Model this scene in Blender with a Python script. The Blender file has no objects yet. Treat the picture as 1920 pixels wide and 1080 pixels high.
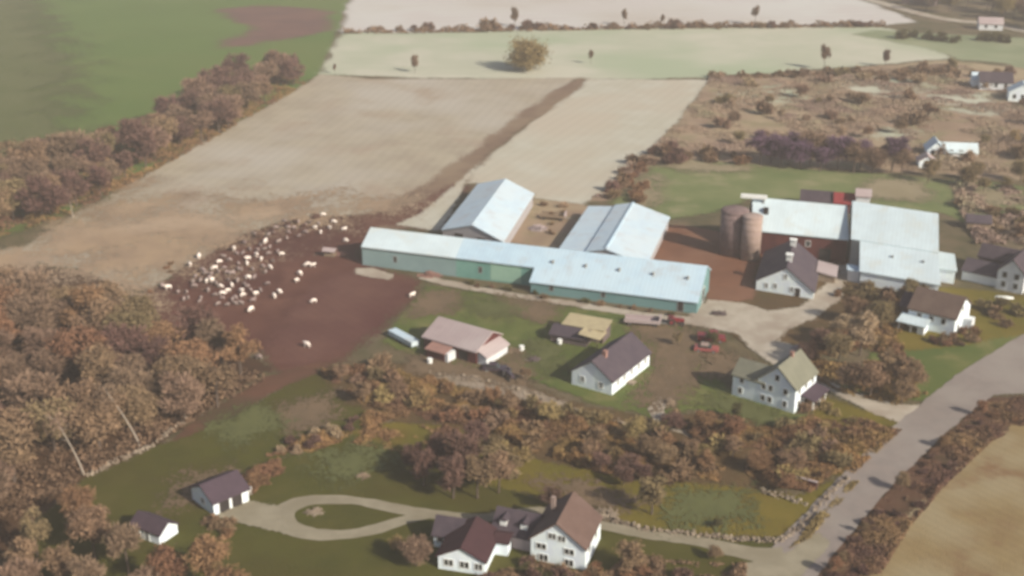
import bpy, bmesh, math, random
import numpy as np
from mathutils import Vector, noise
from mathutils.geometry import tessellate_polygon
SC = bpy.context.scene
COL = SC.collection
R = math.radians
# ------------------------------------------------------------------ camera
FP = 2327.0; PITCH = R(22); CAMH = 100.0
cd = bpy.data.cameras.new('camera'); cam = bpy.data.objects.new('camera', cd); COL.objects.link(cam)
cam.location = (0, 0, CAMH); cam.rotation_euler = (R(90) - PITCH, 0, 0)
cd.sensor_width = 36; cd.lens = FP / 1920 * 36; cd.clip_end = 6000; cd.clip_start = .1
cd.dof.use_dof = True; cd.dof.focus_distance = 2.0; cd.dof.aperture_fstop = 8.3   # a camera left focused too near: an even softness
SC.camera = cam
# ------------------------------------------------------------------ light
SUN_EL = R(31); SUN_AZ = R(-41)         # angle of the direction to the sun, from +X
sdir = Vector((math.cos(SUN_AZ) * math.cos(SUN_EL), math.sin(SUN_AZ) * math.cos(SUN_EL), math.sin(SUN_EL)))
w = bpy.data.worlds.new("World"); SC.world = w; w.use_nodes = True
wn = w.node_tree.nodes; wl = w.node_tree.links
sky = wn.new('ShaderNodeTexSky'); sky.sky_type = 'NISHITA'; sky.sun_disc = False; sky.dust_density = 3.0
sky.sun_elevation = SUN_EL; sky.sun_rotation = R(90) - SUN_AZ
wl.new(sky.outputs[0], wn['Background'].inputs[0]); wn['Background'].inputs[1].default_value = 0.072
sl = bpy.data.lights.new('sun', 'SUN'); sl.energy = 4.2; sl.angle = R(.5); sl.color = (1, .90, .765)
so = bpy.data.objects.new('sun', sl); COL.objects.link(so); so.rotation_euler = sdir.to_track_quat('Z', 'Y').to_euler()
SC.view_settings.view_transform = 'Standard'; SC.view_settings.look = 'None'
SC.cycles.transparent_max_bounces = 24; SC.view_settings.exposure = 0.56; SC.view_settings.gamma = 1

rnd = random.Random(7)
nr = np.random.default_rng(11)

# ------------------------------------------------------------------ helpers
def W(px, py, z=0.0):
    """where the line of sight through a point of the photograph meets the height z"""
    dx = (px - 960) / FP; dy = (540 - py) / FP
    d = (dx, math.cos(PITCH) + dy * math.sin(PITCH), -math.sin(PITCH) + dy * math.cos(PITCH))
    t = (z - CAMH) / d[2]
    return Vector((d[0] * t, d[1] * t, z))

TONE = .78
COR = {'white wool': (1, .98, .95), 'darker stubble': (1.282, 1.240, 1.340), 'dark red barn boards': (.75, .75, .75), 'mixed brush': (.88, .8, .72), 'pale mixed brush': (.78, .77, .78), 'young green crop': (0.978, 1.274, 0.640), 'stubble': (1.186, 1.290, 1.478), 'pale stubble': (1.193, 1.323, 1.490), 'far pale field': (1.288, 1.487, 1.662), 'far pale pasture': (1.650, 1.716, 2.061), 'far green pasture': (1.37, 1.30, 1.47), 'paddock mud': (0.708, 0.479, 0.474), 'ploughed plot': (0.780, 0.515, 0.495), 'reddish earth strip': (0.8, 0.7, 0.7), 'leaf litter': (0.7, 0.6, 0.55), 'farm lawn': (0.948, 1.126, 0.720), 'pasture': (1.1, 1.25, 1.1), 'orange dirt yard': (0.719, 0.581, 0.536), 'pale gravel': (1.176, 1.253, 1.298), 'worn asphalt': (0.969, 1.023, 1.042), 'straw coloured field': (1.009, 1.017, 1.012), 'dim lawn': (0.824, 0.901, 0.367), 'grey gravel drive': (0.892, 0.886, 0.810), 'autumn meadow': (0.978, 0.974, 0.341), 'brush floor': (0.85, 0.75, 0.62), 'brush covered ground': (1.25, 1.2, 1.2), 'rough bank': (0.7, 0.6, 0.6), 'bright sheet metal roof': (0.933, 1.067, 1.151), 'blue grey sheet roof': (0.917, 1.102, 1.229), 'light sheet roof': (0.959, 1.090, 1.186), 'green siding': (0.537, 0.766, 0.830), 'teal grey siding': (0.469, 0.650, 0.670), 'pale blue grey siding': (0.589, 0.731, 0.757), 'white clapboard': (1.040, 1.124, 1.239), 'light green siding': (0.8, 0.9, 0.9), 'tan brown shingles': (0.483, 0.422, 0.429), 'grey shingles': (0.42, 0.38, 0.46), 'dark grey shingles': (0.55, 0.50, 0.58), 'brown shingles': (0.62, 0.58, 0.56), 'grey green shingles': (0.72, 0.74, 0.7), 'maroon shingles': (0.7, 0.6, 0.62), 'purple grey shingles': (0.6, 0.6, 0.66), 'faded pinkish sheet roof': (0.9, 0.88, 0.9)}  # per-material tints; the far fields' ones also hold the paleness of distant haze
def mat(name, cols, scale=.3, detail=4, rough=.9, big=None, stripes=None, bump=0, spec=.2, island=0, objrand=0, metallic=0, contrast=(.35, .65), bscale=4):
    k3 = COR.get(name, (1, 1, 1)); gk = 1 if ('white' in name and 'roof' not in name) or name in ('haze', 'rubber', 'dark opening') else (.88 if any(q in name for q in ('leaves', 'twigs', 'brush', 'stems', 'weeds')) else TONE)
    cols = [tuple(min(.88, a * k * gk) for a, k in zip(c, k3)) for c in cols]
    m = bpy.data.materials.new(name); m.use_nodes = True
    N = m.node_tree.nodes; L = m.node_tree.links; b = N['Principled BSDF']
    b.inputs['Roughness'].default_value = rough; b.inputs['Specular IOR Level'].default_value = spec
    b.inputs['Metallic'].default_value = metallic
    tc = N.new('ShaderNodeTexCoord')
    def nz(sc, det=4, ro=.6):
        n = N.new('ShaderNodeTexNoise'); n.inputs['Scale'].default_value = sc; n.inputs['Detail'].default_value = det
        n.inputs['Roughness'].default_value = ro; L.new(tc.outputs['Object'], n.inputs['Vector']); return n
    def mix(fac, a, c, mode='MIX'):
        x = N.new('ShaderNodeMix'); x.data_type = 'RGBA'; x.blend_type = mode
        if isinstance(fac, (int, float)): x.inputs[0].default_value = fac
        else: L.new(fac, x.inputs[0])
        for i, v in ((6, a), (7, c)):
            if isinstance(v, tuple): x.inputs[i].default_value = (*v, 1)
            else: L.new(v, x.inputs[i])
        return x.outputs[2]
    def ramp(fac, lo, hi):
        r = N.new('ShaderNodeMapRange'); r.inputs['From Min'].default_value = lo; r.inputs['From Max'].default_value = hi
        r.interpolation_type = 'SMOOTHSTEP'; L.new(fac, r.inputs['Value']); return r.outputs[0]
    n = nz(scale, detail)
    c = mix(ramp(n.outputs[0], *contrast), cols[0], cols[1 % len(cols)])
    if len(cols) > 2:
        n2 = nz(big or scale * .23, 3); c = mix(ramp(n2.outputs[0], .42, .66), c, cols[2])
    if len(cols) > 3:
        n3 = nz((big or scale * .23) * 2.7, 3); c = mix(ramp(n3.outputs[0], .5, .72), c, cols[3])
    if stripes:   # (angle deg, period m, strength)
        mp = N.new('ShaderNodeMapping'); mp.inputs['Rotation'].default_value = (0, 0, R(stripes[0])); L.new(tc.outputs['Object'], mp.inputs[0])
        wv = N.new('ShaderNodeTexWave'); wv.inputs['Scale'].default_value = .314 / stripes[1]; wv.inputs['Distortion'].default_value = 1.5
        wv.inputs['Detail'].default_value = 2; wv.inputs['Detail Scale'].default_value = .4
        L.new(mp.outputs[0], wv.inputs['Vector'])
        c = mix(wv.outputs[1], c, mix(1.0, c, tuple([1 - stripes[2]] * 3), 'MULTIPLY'))
    if island:
        g = N.new('ShaderNodeNewGeometry'); hs = N.new('ShaderNodeHueSaturation')
        mr = N.new('ShaderNodeMapRange'); mr.inputs['To Min'].default_value = 1 - island; mr.inputs['To Max'].default_value = 1 + island
        L.new(g.outputs['Random Per Island'], mr.inputs['Value']); L.new(mr.outputs[0], hs.inputs['Value']); L.new(c, hs.inputs['Color']); c = hs.outputs[0]
    if objrand:
        oi = N.new('ShaderNodeObjectInfo'); hs = N.new('ShaderNodeHueSaturation')
        mr = N.new('ShaderNodeMapRange'); mr.inputs['To Min'].default_value = 1 - objrand; mr.inputs['To Max'].default_value = 1 + objrand
        L.new(oi.outputs['Random'], mr.inputs['Value']); L.new(mr.outputs[0], hs.inputs['Value'])
        mh = N.new('ShaderNodeMapRange'); mh.inputs['To Min'].default_value = .5 - objrand * .06; mh.inputs['To Max'].default_value = .5 + objrand * .06
        ml = N.new('ShaderNodeMath'); ml.operation = 'MULTIPLY'; ml.inputs[1].default_value = 7.31
        mf = N.new('ShaderNodeMath'); mf.operation = 'FRACT'; L.new(oi.outputs['Random'], ml.inputs[0]); L.new(ml.outputs[0], mf.inputs[0])
        L.new(mf.outputs[0], mh.inputs['Value']); L.new(mh.outputs[0], hs.inputs['Hue'])
        L.new(c, hs.inputs['Color']); c = hs.outputs[0]
    L.new(c, b.inputs['Base Color'])
    if bump:
        nb = nz(bscale, 5); bp = N.new('ShaderNodeBump'); bp.inputs['Strength'].default_value = bump; bp.inputs['Distance'].default_value = .3
        L.new(nb.outputs[0], bp.inputs['Height']); L.new(bp.outputs[0], b.inputs['Normal'])
    return m

def mkobj(name, V, F, m, parent=None, smooth=False):
    me = bpy.data.meshes.new(name); me.from_pydata([tuple(v) for v in V], [], F); me.update()
    if m: me.materials.append(m)
    if smooth:
        for p in me.polygons: p.use_smooth = True
    o = bpy.data.objects.new(name, me); COL.objects.link(o)
    if parent: o.parent = parent
    return o
def tag(o, label=None, cat=None, group=None, kind=None):
    if label: o['label'] = label
    if cat: o['category'] = cat
    if group: o['group'] = group
    if kind: o['kind'] = kind
    return o
def thing(name, loc, label, cat, group=None):
    o = bpy.data.objects.new(name, None); COL.objects.link(o); o.location = loc; o.empty_display_size = .5
    return tag(o, label, cat, group)
def recenter(o, p):
    """move the origin of a mesh object to p keeping its shape"""
    for v in o.data.vertices: v.co -= p
    o.location = p; return o

class MB:
    def __init__(s): s.V = []; s.F = []
    def poly_prism(s, ring0, ring1):
        n = len(ring0); b = len(s.V); s.V += list(ring0) + list(ring1)
        s.F.append(list(range(b, b + n))[::-1]); s.F.append(list(range(b + n, b + 2 * n)))
        for i in range(n): j = (i + 1) % n; s.F.append([b + i, b + j, b + n + j, b + n + i])
    def box(s, fr, x0, x1, y0, y1, z0, z1):
        p = fr.p
        s.poly_prism([p(x0, y0, z0), p(x1, y0, z0), p(x1, y1, z0), p(x0, y1, z0)], [p(x0, y0, z1), p(x1, y0, z1), p(x1, y1, z1), p(x0, y1, z1)])
    def cyl(s, c, r0, r1, z0, z1, n=24):
        a = [2 * math.pi * i / n for i in range(n)]
        s.poly_prism([(c[0] + r0 * math.cos(t), c[1] + r0 * math.sin(t), z0) for t in a], [(c[0] + r1 * math.cos(t), c[1] + r1 * math.sin(t), z1) for t in a])
    def tube(s, a, b, r0, r1, n=6):
        a = Vector(a); b = Vector(b); d = (b - a).normalized(); u = d.orthogonal().normalized(); v = d.cross(u)
        ring = lambda c, r: [c + (u * math.cos(2 * math.pi * i / n) + v * math.sin(2 * math.pi * i / n)) * r for i in range(n)]
        s.poly_prism(ring(a, r0), ring(b, r1))
    def build(s, name, m, parent=None, smooth=False):
        off = parent.location if parent and parent.parent is None else (parent.parent.location if parent else Vector((0, 0, 0)))
        V = [Vector(v) - off for v in s.V]
        o = mkobj(name, V, s.F, m, parent, smooth)
        bm = bmesh.new(); bm.from_mesh(o.data); bmesh.ops.recalc_face_normals(bm, faces=bm.faces); bm.to_mesh(o.data); bm.free()
        return o

class Fr:
    """a ground frame: origin, u along the front, v to the back (metres)"""
    def __init__(s, a, b=None, ang=None, vdir=None, za=0):
        s.a = W(*a, za) if not isinstance(a, Vector) else a
        s.a = Vector((s.a.x, s.a.y, 0))
        if b is not None:
            bb = W(*b, za); d = Vector((bb.x - s.a.x, bb.y - s.a.y, 0)); s.L = d.length; s.u = d.normalized()
        else:
            s.u = Vector((math.cos(R(ang)), math.sin(R(ang)), 0)); s.L = 1
        s.v = Vector((-s.u.y, s.u.x, 0))
        if vdir: d = W(*vdir[1], vdir[-1]) - W(*vdir[0], vdir[2]); s.v = Vector((d.x, d.y, 0)).normalized()
    def p(s, x, y, z): return s.a + s.u * x + s.v * y + Vector((0, 0, z))

def gab(root, fr, axis, prof, l0, l1, wm, rm, t=.25, ov=.35, lov=.3, wall=True, roof=True, wname='wall', rname='roof'):
    """a wing: roof line prof [(s,z)...] across the ridge, from l0 to l1 along it; the eaves overhang by ov"""
    P = (lambda s_, l, z: fr.p(l, s_, z)) if axis == 'x' else (lambda s_, l, z: fr.p(s_, l, z))
    if wall:
        m = MB(); pts = [(prof[0][0], 0)] + [(s_, z - t - .01) for s_, z in prof] + [(prof[-1][0], 0)]
        m.poly_prism([P(s_, l0, z) for s_, z in pts], [P(s_, l1, z) for s_, z in pts]); m.build(wname, wm, root)
    if roof:
        def ext(p, q):  # overhang past p along the slope from q
            d = p[0] - q[0]; k = ov / abs(d) if abs(d) > 1e-6 else 0
            return (p[0] + d * k, p[1] + (p[1] - q[1]) * k)
        top = [ext(prof[0], prof[1])] + list(prof[1:-1]) + [ext(prof[-1], prof[-2])]
        pts = top + [(s_, z - t) for s_, z in top[::-1]]
        m = MB(); m.poly_prism([P(s_, l0 - lov, z) for s_, z in pts], [P(s_, l1 + lov, z) for s_, z in pts]); r = m.build(rname, rm, root)
        return r
def ridge(s0, s1, he, hr, k=.5): return [(s0, he), (s0 + (s1 - s0) * k, hr), (s1, he)]

def opening(root, fr, face, c, z, w_, h_, trim, inner, name='window', at=0, inn='pane', mull=False):
    """face F/B: on y=at ; L/R: on x=at. c is the centre along the wall, z the sill height"""
    def bx(m, e, d0, d1, zz0, zz1, a0, a1):
        if face == 'F': m.box(fr, a0, a1, at - d1, at - d0, zz0, zz1)
        elif face == 'B': m.box(fr, a0, a1, at + d0, at + d1, zz0, zz1)
        elif face == 'L': m.box(fr, at - d1, at - d0, a0, a1, zz0, zz1)
        else: m.box(fr, at + d0, at + d1, a0, a1, zz0, zz1)
    m = MB(); t = .11; x0, x1 = c - w_ / 2, c + w_ / 2
    bx(m, 0, -.05, .08, z - t, z, x0 - t, x1 + t); bx(m, 0, -.05, .08, z + h_, z + h_ + t, x0 - t, x1 + t)
    bx(m, 0, -.05, .077, z, z + h_, x0 - t, x0); bx(m, 0, -.05, .077, z, z + h_, x1, x1 + t)
    if mull: bx(m, 0, -.05, .06, z, z + h_, c - .05, c + .05)
    o = m.build(name, trim, root)
    m = MB(); bx(m, 0, -.05, .03, z, z + h_, x0, x1); m.build(inn, inner, o)
    return o

# ------------------------------------------------------------------ materials
M = {}
M['litter'] = mat('trampled brown patches', [(.20, .14, .085), (.16, .115, .07)], scale=.2)
M['greener'] = mat('fresh grass patch', [(.13, .14, .05), (.11, .12, .042)], scale=.2)
M['tanpatch'] = mat('dry tan grass', [(.33, .28, .18), (.29, .245, .15)], scale=.1)
M['base'] = mat('rough grassland', [(.16, .125, .07), (.105, .095, .045), (.20, .155, .10), (.085, .085, .04)], scale=.12, big=.035, bump=.6)
M['green_far'] = mat('young green crop', [(.105, .135, .055), (.125, .15, .07), (.14, .145, .075)], scale=.02, big=.008, detail=6, contrast=(.3, .7))
M['redsoil'] = mat('bare reddish soil', [(.19, .105, .085), (.15, .085, .075)], scale=.05)
M['stubble'] = mat('stubble', [(.40, .325, .215), (.34, .27, .18), (.43, .365, .27), (.36, .27, .18)], scale=.09, big=.016, detail=6, stripes=(12, 3.2, .05), bump=.3)
M['stubble2'] = mat('pale stubble', [(.49, .43, .32), (.44, .38, .27), (.47, .38, .27)], scale=.08, big=.02, detail=6, stripes=(25, 3.5, .04), bump=.3)
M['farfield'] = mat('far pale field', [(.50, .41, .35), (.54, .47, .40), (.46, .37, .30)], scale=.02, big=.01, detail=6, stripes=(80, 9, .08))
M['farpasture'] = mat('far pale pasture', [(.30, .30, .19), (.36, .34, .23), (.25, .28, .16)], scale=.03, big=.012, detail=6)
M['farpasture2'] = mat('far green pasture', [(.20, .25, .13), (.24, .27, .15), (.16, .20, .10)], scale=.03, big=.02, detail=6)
M['pasture'] = mat('pasture', [(.155, .165, .07), (.19, .19, .09), (.13, .15, .06), (.26, .22, .13)], scale=.1, big=.03, detail=6, bump=.4)
M['lawn'] = mat('farm lawn', [(.115, .125, .045), (.15, .145, .06), (.095, .115, .04), (.20, .165, .09)], scale=.15, big=.05, detail=6, bump=.4)
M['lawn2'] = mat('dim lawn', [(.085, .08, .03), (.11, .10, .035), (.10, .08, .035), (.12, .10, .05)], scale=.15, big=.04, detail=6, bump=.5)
M['meadow'] = mat('autumn meadow', [(.17, .135, .055), (.20, .155, .07), (.13, .12, .045), (.15, .10, .055)], scale=.15, big=.04, detail=6, bump=.5)
M['dirt'] = mat('paddock mud', [(.17, .095, .068), (.205, .125, .09), (.14, .075, .058), (.235, .155, .11)], scale=.13, big=.035, detail=7, bump=.5)
M['dirt2'] = mat('ploughed plot', [(.21, .145, .115), (.165, .10, .085), (.15, .08, .072)], scale=.1, big=.03, detail=7, stripes=(-40, 2.0, .05), bump=.5)
M['redpath'] = mat('reddish earth strip', [(.19, .10, .062), (.15, .082, .052), (.12, .09, .05)], scale=.2, big=.06, detail=6, bump=.4)
M['lane'] = mat('earth lane', [(.25, .175, .12), (.20, .135, .095), (.29, .215, .145)], scale=.12, big=.04, detail=6, bump=.4)
M['yard'] = mat('orange dirt yard', [(.30, .17, .105), (.25, .14, .09), (.34, .22, .15)], scale=.15, big=.05, detail=6, bump=.3)
M['gravel'] = mat('pale gravel', [(.46, .39, .31), (.39, .325, .255), (.33, .26, .20)], scale=.35, big=.09, detail=6, bump=.3)
M['gravel2'] = mat('grey gravel drive', [(.40, .36, .285), (.345, .31, .245), (.31, .275, .21)], scale=.4, big=.12, detail=6, bump=.2)
M['road'] = mat('worn asphalt', [(.315, .255, .225), (.285, .235, .21), (.34, .285, .25)], scale=.5, big=.08, detail=5, stripes=(0, 30, .03), bump=.1)
M['strawfield'] = mat('straw coloured field', [(.32, .235, .11), (.265, .185, .085), (.36, .29, .17), (.25, .15, .075)], scale=.12, big=.045, detail=7, stripes=(-38, 1.6, .06), bump=.5)
M['bank'] = mat('rough bank', [(.15, .085, .05), (.19, .12, .07), (.12, .09, .045)], scale=.3, big=.08, detail=6, bump=.6)
M['brushland'] = mat('brush covered ground', [(.27, .20, .14), (.21, .155, .105), (.30, .25, .16), (.20, .18, .10)], scale=.09, big=.03, detail=7, bump=.5)
M['woodfloor'] = mat('leaf litter', [(.12, .07, .038), (.09, .058, .035), (.14, .09, .05)], scale=.3, big=.08, detail=6, bump=.6)
M['brushfloor'] = mat('brush floor', [(.13, .092, .05), (.10, .075, .04), (.16, .115, .06), (.10, .085, .04)], scale=.25, big=.06, detail=7, bump=.6)
M['rubble'] = mat('rubble', [(.40, .33, .25), (.30, .24, .18), (.24, .19, .13)], scale=.5, big=.12, detail=7, bump=.5)
M['stone'] = mat('field stone', [(.33, .265, .195), (.24, .19, .145), (.37, .31, .24)], scale=1.2, big=.5, island=.35)
# building materials
M['roofwhite'] = mat('bright sheet metal roof', [(.80, .84, .83), (.75, .79, .79), (.70, .73, .72), (.74, .73, .68)], scale=.5, big=.09, rough=.45, spec=.4, stripes=(18.6, .9, .05))
M['roofblue'] = mat('blue grey sheet roof', [(.62, .70, .74), (.57, .64, .69), (.66, .71, .73), (.60, .60, .60)], scale=.5, big=.1, rough=.5, spec=.4, stripes=(18.6, .9, .06))
M['roofpale'] = mat('light sheet roof', [(.68, .75, .77), (.63, .69, .73), (.70, .73, .73), (.63, .62, .61)], scale=.5, big=.1, rough=.5, spec=.4)
M['wallblue'] = mat('pale blue grey siding', [(.50, .575, .57), (.45, .53, .53), (.42, .50, .49)], scale=.5, big=.1)
M['wallgreen'] = mat('green siding', [(.30, .47, .38), (.26, .43, .35), (.38, .54, .44)], scale=.5, big=.13)
M['wallteal'] = mat('teal grey siding', [(.40, .52, .52), (.36, .49, .48), (.33, .46, .46)], scale=.5, big=.1)
M['wallgrey'] = mat('grey barn siding', [(.46, .44, .45), (.42, .40, .42)], scale=.5)
M['white'] = mat('white clapboard', [(.74, .77, .78), (.68, .72, .73), (.66, .68, .68)], scale=.6, big=.3)
M['whitegrey'] = mat('weathered white siding', [(.60, .63, .65), (.54, .57, .60)], scale=.6)
M['trim'] = mat('white trim', [(.74, .76, .74), (.70, .72, .70)], scale=1)
M['greytrim'] = mat('grey trim', [(.36, .38, .38), (.32, .34, .34)], scale=1)
M['glass'] = mat('dark window glass', [(.045, .05, .05), (.06, .065, .065)], scale=1, rough=.15, spec=.5)
M['dark'] = mat('dark opening', [(.03, .026, .026), (.04, .034, .033)], scale=1)
M['slate'] = mat('dark grey shingles', [(.145, .125, .135), (.12, .105, .115), (.17, .145, .15)], scale=.8, big=.3, bump=.2)
M['slate2'] = mat('grey shingles', [(.22, .195, .20), (.19, .17, .18), (.24, .215, .21)], scale=.8, big=.3, bump=.2)
M['brownroof'] = mat('brown shingles', [(.235, .175, .15), (.20, .15, .13), (.26, .20, .17)], scale=.8, big=.3, bump=.2)
M['tanroof'] = mat('tan brown shingles', [(.33, .245, .20), (.29, .215, .18), (.36, .275, .23)], scale=.8, big=.3, bump=.2)
M['maroon'] = mat('maroon shingles', [(.105, .058, .065), (.09, .05, .058)], scale=.8, big=.3, bump=.2)
M['purple'] = mat('purple grey shingles', [(.15, .105, .125), (.13, .092, .11)], scale=.8, big=.3, bump=.2)
M['greenroof'] = mat('grey green shingles', [(.30, .295, .235), (.275, .27, .22), (.33, .32, .26)], scale=.8, big=.3, bump=.2)
M['pinkroof'] = mat('faded pinkish sheet roof', [(.53, .445, .435), (.48, .40, .395), (.57, .50, .485)], scale=.5, big=.12, stripes=(30, .9, .05))
M['redwall'] = mat('dark red barn boards', [(.155, .045, .045), (.12, .038, .04), (.19, .06, .055)], scale=.5, big=.2)
M['redroof'] = mat('red roof', [(.30, .045, .05), (.24, .04, .045)], scale=.6)
M['pinkwall'] = mat('faded pink roof sheet', [(.40, .23, .19), (.34, .20, .17)], scale=.6)
M['silo'] = mat('shade toned silo staves', [(.215, .155, .15), (.17, .12, .12), (.25, .185, .18)], scale=.5, big=.22)  # shade from the neighbouring silo is put into this darker colour
M['silopale'] = mat('sunlit toned silo staves', [(.40, .30, .26), (.34, .255, .225), (.45, .35, .31)], scale=.5, big=.22)  # lighter copy of the staves, sunlight put into the colour
M['wood'] = mat('weathered timber', [(.34, .26, .18), (.27, .20, .14)], scale=1)
M['yellow'] = mat('yellowish roof sheet', [(.52, .45, .28), (.46, .39, .25)], scale=.6)
M['greyshed'] = mat('grey brown boards', [(.17, .13, .13), (.14, .11, .11)], scale=.6)
M['carred'] = mat('dark red paint', [(.26, .028, .035), (.23, .028, .032)], scale=.5, rough=.35, spec=.5)
M['carpink'] = mat('faded red paint', [(.42, .12, .11), (.38, .105, .10)], scale=.5, rough=.5, spec=.4)
M['cardark'] = mat('dark purple paint', [(.06, .045, .06), (.07, .05, .065)], scale=.5, rough=.3, spec=.5)
M['tyre'] = mat('rubber', [(.03, .03, .03), (.035, .033, .033)], scale=2)
M['wool'] = mat('white wool', [(.78, .72, .67), (.70, .64, .60)], scale=6, objrand=.12)
M['woolgrey'] = mat('grey wool', [(.37, .29, .27), (.29, .23, .215)], scale=6, objrand=.2)
# vegetation
def leaf(name, a, b, isl=.2, ob=.16): return mat(name, [a, b], scale=.35, island=isl, objrand=ob, rough=.95, spec=.05)
M['l_russet'] = leaf('russet leaves', (.275, .158, .09), (.21, .12, .07))
M['l_olive'] = leaf('olive leaves', (.245, .19, .10), (.185, .145, .078))
M['l_brown'] = leaf('brown leaves', (.265, .178, .108), (.20, .135, .085))
M['l_grey'] = leaf('grey brown twigs', (.265, .18, .125), (.20, .135, .095))
M['l_purple'] = leaf('purplish bare twigs', (.19, .112, .09), (.14, .085, .07))
M['l_gold'] = leaf('yellow brown leaves', (.32, .24, .11), (.25, .185, .085))
M['l_tan'] = leaf('tan dry stems', (.43, .32, .21), (.34, .25, .17))
M['l_green'] = leaf('dull green leaves', (.125, .115, .05), (.09, .085, .04))
M['l_mix'] = mat('mixed brush', [(.33, .215, .11), (.275, .205, .095), (.21, .13, .095), (.35, .26, .12)], scale=.12, big=.05, island=.2, rough=.95, spec=.05, contrast=(.4, .6))
M['l_palemix'] = mat('pale mixed brush', [(.52, .39, .28), (.47, .37, .26), (.40, .29, .24), (.46, .42, .27)], scale=.06, big=.025, island=.12, rough=.95, spec=.05, contrast=(.4, .6))
M['l_bank'] = mat('dark reddish weeds', [(.20, .115, .075), (.16, .09, .07), (.26, .17, .09)], scale=.2, big=.07, island=.4, rough=.95, spec=.05, contrast=(.4, .6))
M['l_farpurple'] = leaf('purple twigs of the far belt', (.17, .105, .16), (.13, .08, .125))
M['bark'] = mat('bark', [(.14, .105, .085), (.10, .075, .06)], scale=2)
M['birch'] = mat('pale bark', [(.42, .36, .30), (.34, .29, .24)], scale=2)

# ------------------------------------------------------------------ ground sheets
def np_mesh(name, V, F, m):
    me = bpy.data.meshes.new(name); me.vertices.add(len(V)); me.vertices.foreach_set('co', V.astype(np.float32).ravel())
    me.loops.add(F.size); me.loops.foreach_set('vertex_index', F.astype(np.int32).ravel())
    me.polygons.add(len(F)); me.polygons.foreach_set('loop_start', (np.arange(len(F)) * F.shape[1]).astype(np.int32))
    me.update(calc_edges=True); me.validate(); me.materials.append(m); return me
def fbm(x, y, s): return noise.noise(Vector((x * s, y * s, 3.7))) 
def inpoly(x, y, P):
    c = False; j = len(P) - 1
    for i in range(len(P)):
        if (P[i][1] > y) != (P[j][1] > y) and x < (P[j][0] - P[i][0]) * (y - P[i][1]) / (P[j][1] - P[i][1]) + P[i][0]: c = not c
        j = i
    return c
_layer = [0]
SOFT = {}
def soft(m):
    """a copy of a ground material whose cover thins out unevenly where the sheet's edge attribute drops to 0"""
    if m.name in SOFT: return SOFT[m.name]
    c = m.copy(); N = c.node_tree.nodes; L = c.node_tree.links; b = N['Principled BSDF']
    at = N.new('ShaderNodeAttribute'); at.attribute_name = 'edge'
    tc = N.new('ShaderNodeTexCoord'); n = N.new('ShaderNodeTexNoise'); n.inputs['Scale'].default_value = .35; n.inputs['Detail'].default_value = 6; n.inputs['Roughness'].default_value = .7
    L.new(tc.outputs['Object'], n.inputs['Vector'])
    a = N.new('ShaderNodeMath'); a.operation = 'MULTIPLY_ADD'; a.inputs[1].default_value = 1.0; a.inputs[2].default_value = -.5; L.new(n.outputs[0], a.inputs[0])
    n2 = N.new('ShaderNodeTexNoise'); n2.inputs['Scale'].default_value = 2.2; n2.inputs['Detail'].default_value = 3; L.new(tc.outputs['Object'], n2.inputs['Vector'])
    a2 = N.new('ShaderNodeMath'); a2.operation = 'MULTIPLY_ADD'; a2.inputs[1].default_value = 1.5; a2.inputs[2].default_value = -.75; L.new(n2.outputs[0], a2.inputs[0])
    a3 = N.new('ShaderNodeMath'); a3.operation = 'ADD'; L.new(a.outputs[0], a3.inputs[0]); L.new(a2.outputs[0], a3.inputs[1]); a = a3
    d = N.new('ShaderNodeMath'); d.operation = 'ADD'; L.new(a.outputs[0], d.inputs[0]); L.new(at.outputs['Fac'], d.inputs[1])
    k = N.new('ShaderNodeMapRange'); k.interpolation_type = 'SMOOTHSTEP'; k.inputs['From Min'].default_value = .47; k.inputs['From Max'].default_value = .53
    L.new(d.outputs[0], k.inputs['Value']); L.new(k.outputs[0], b.inputs['Alpha']); SOFT[m.name] = c; return c
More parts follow.
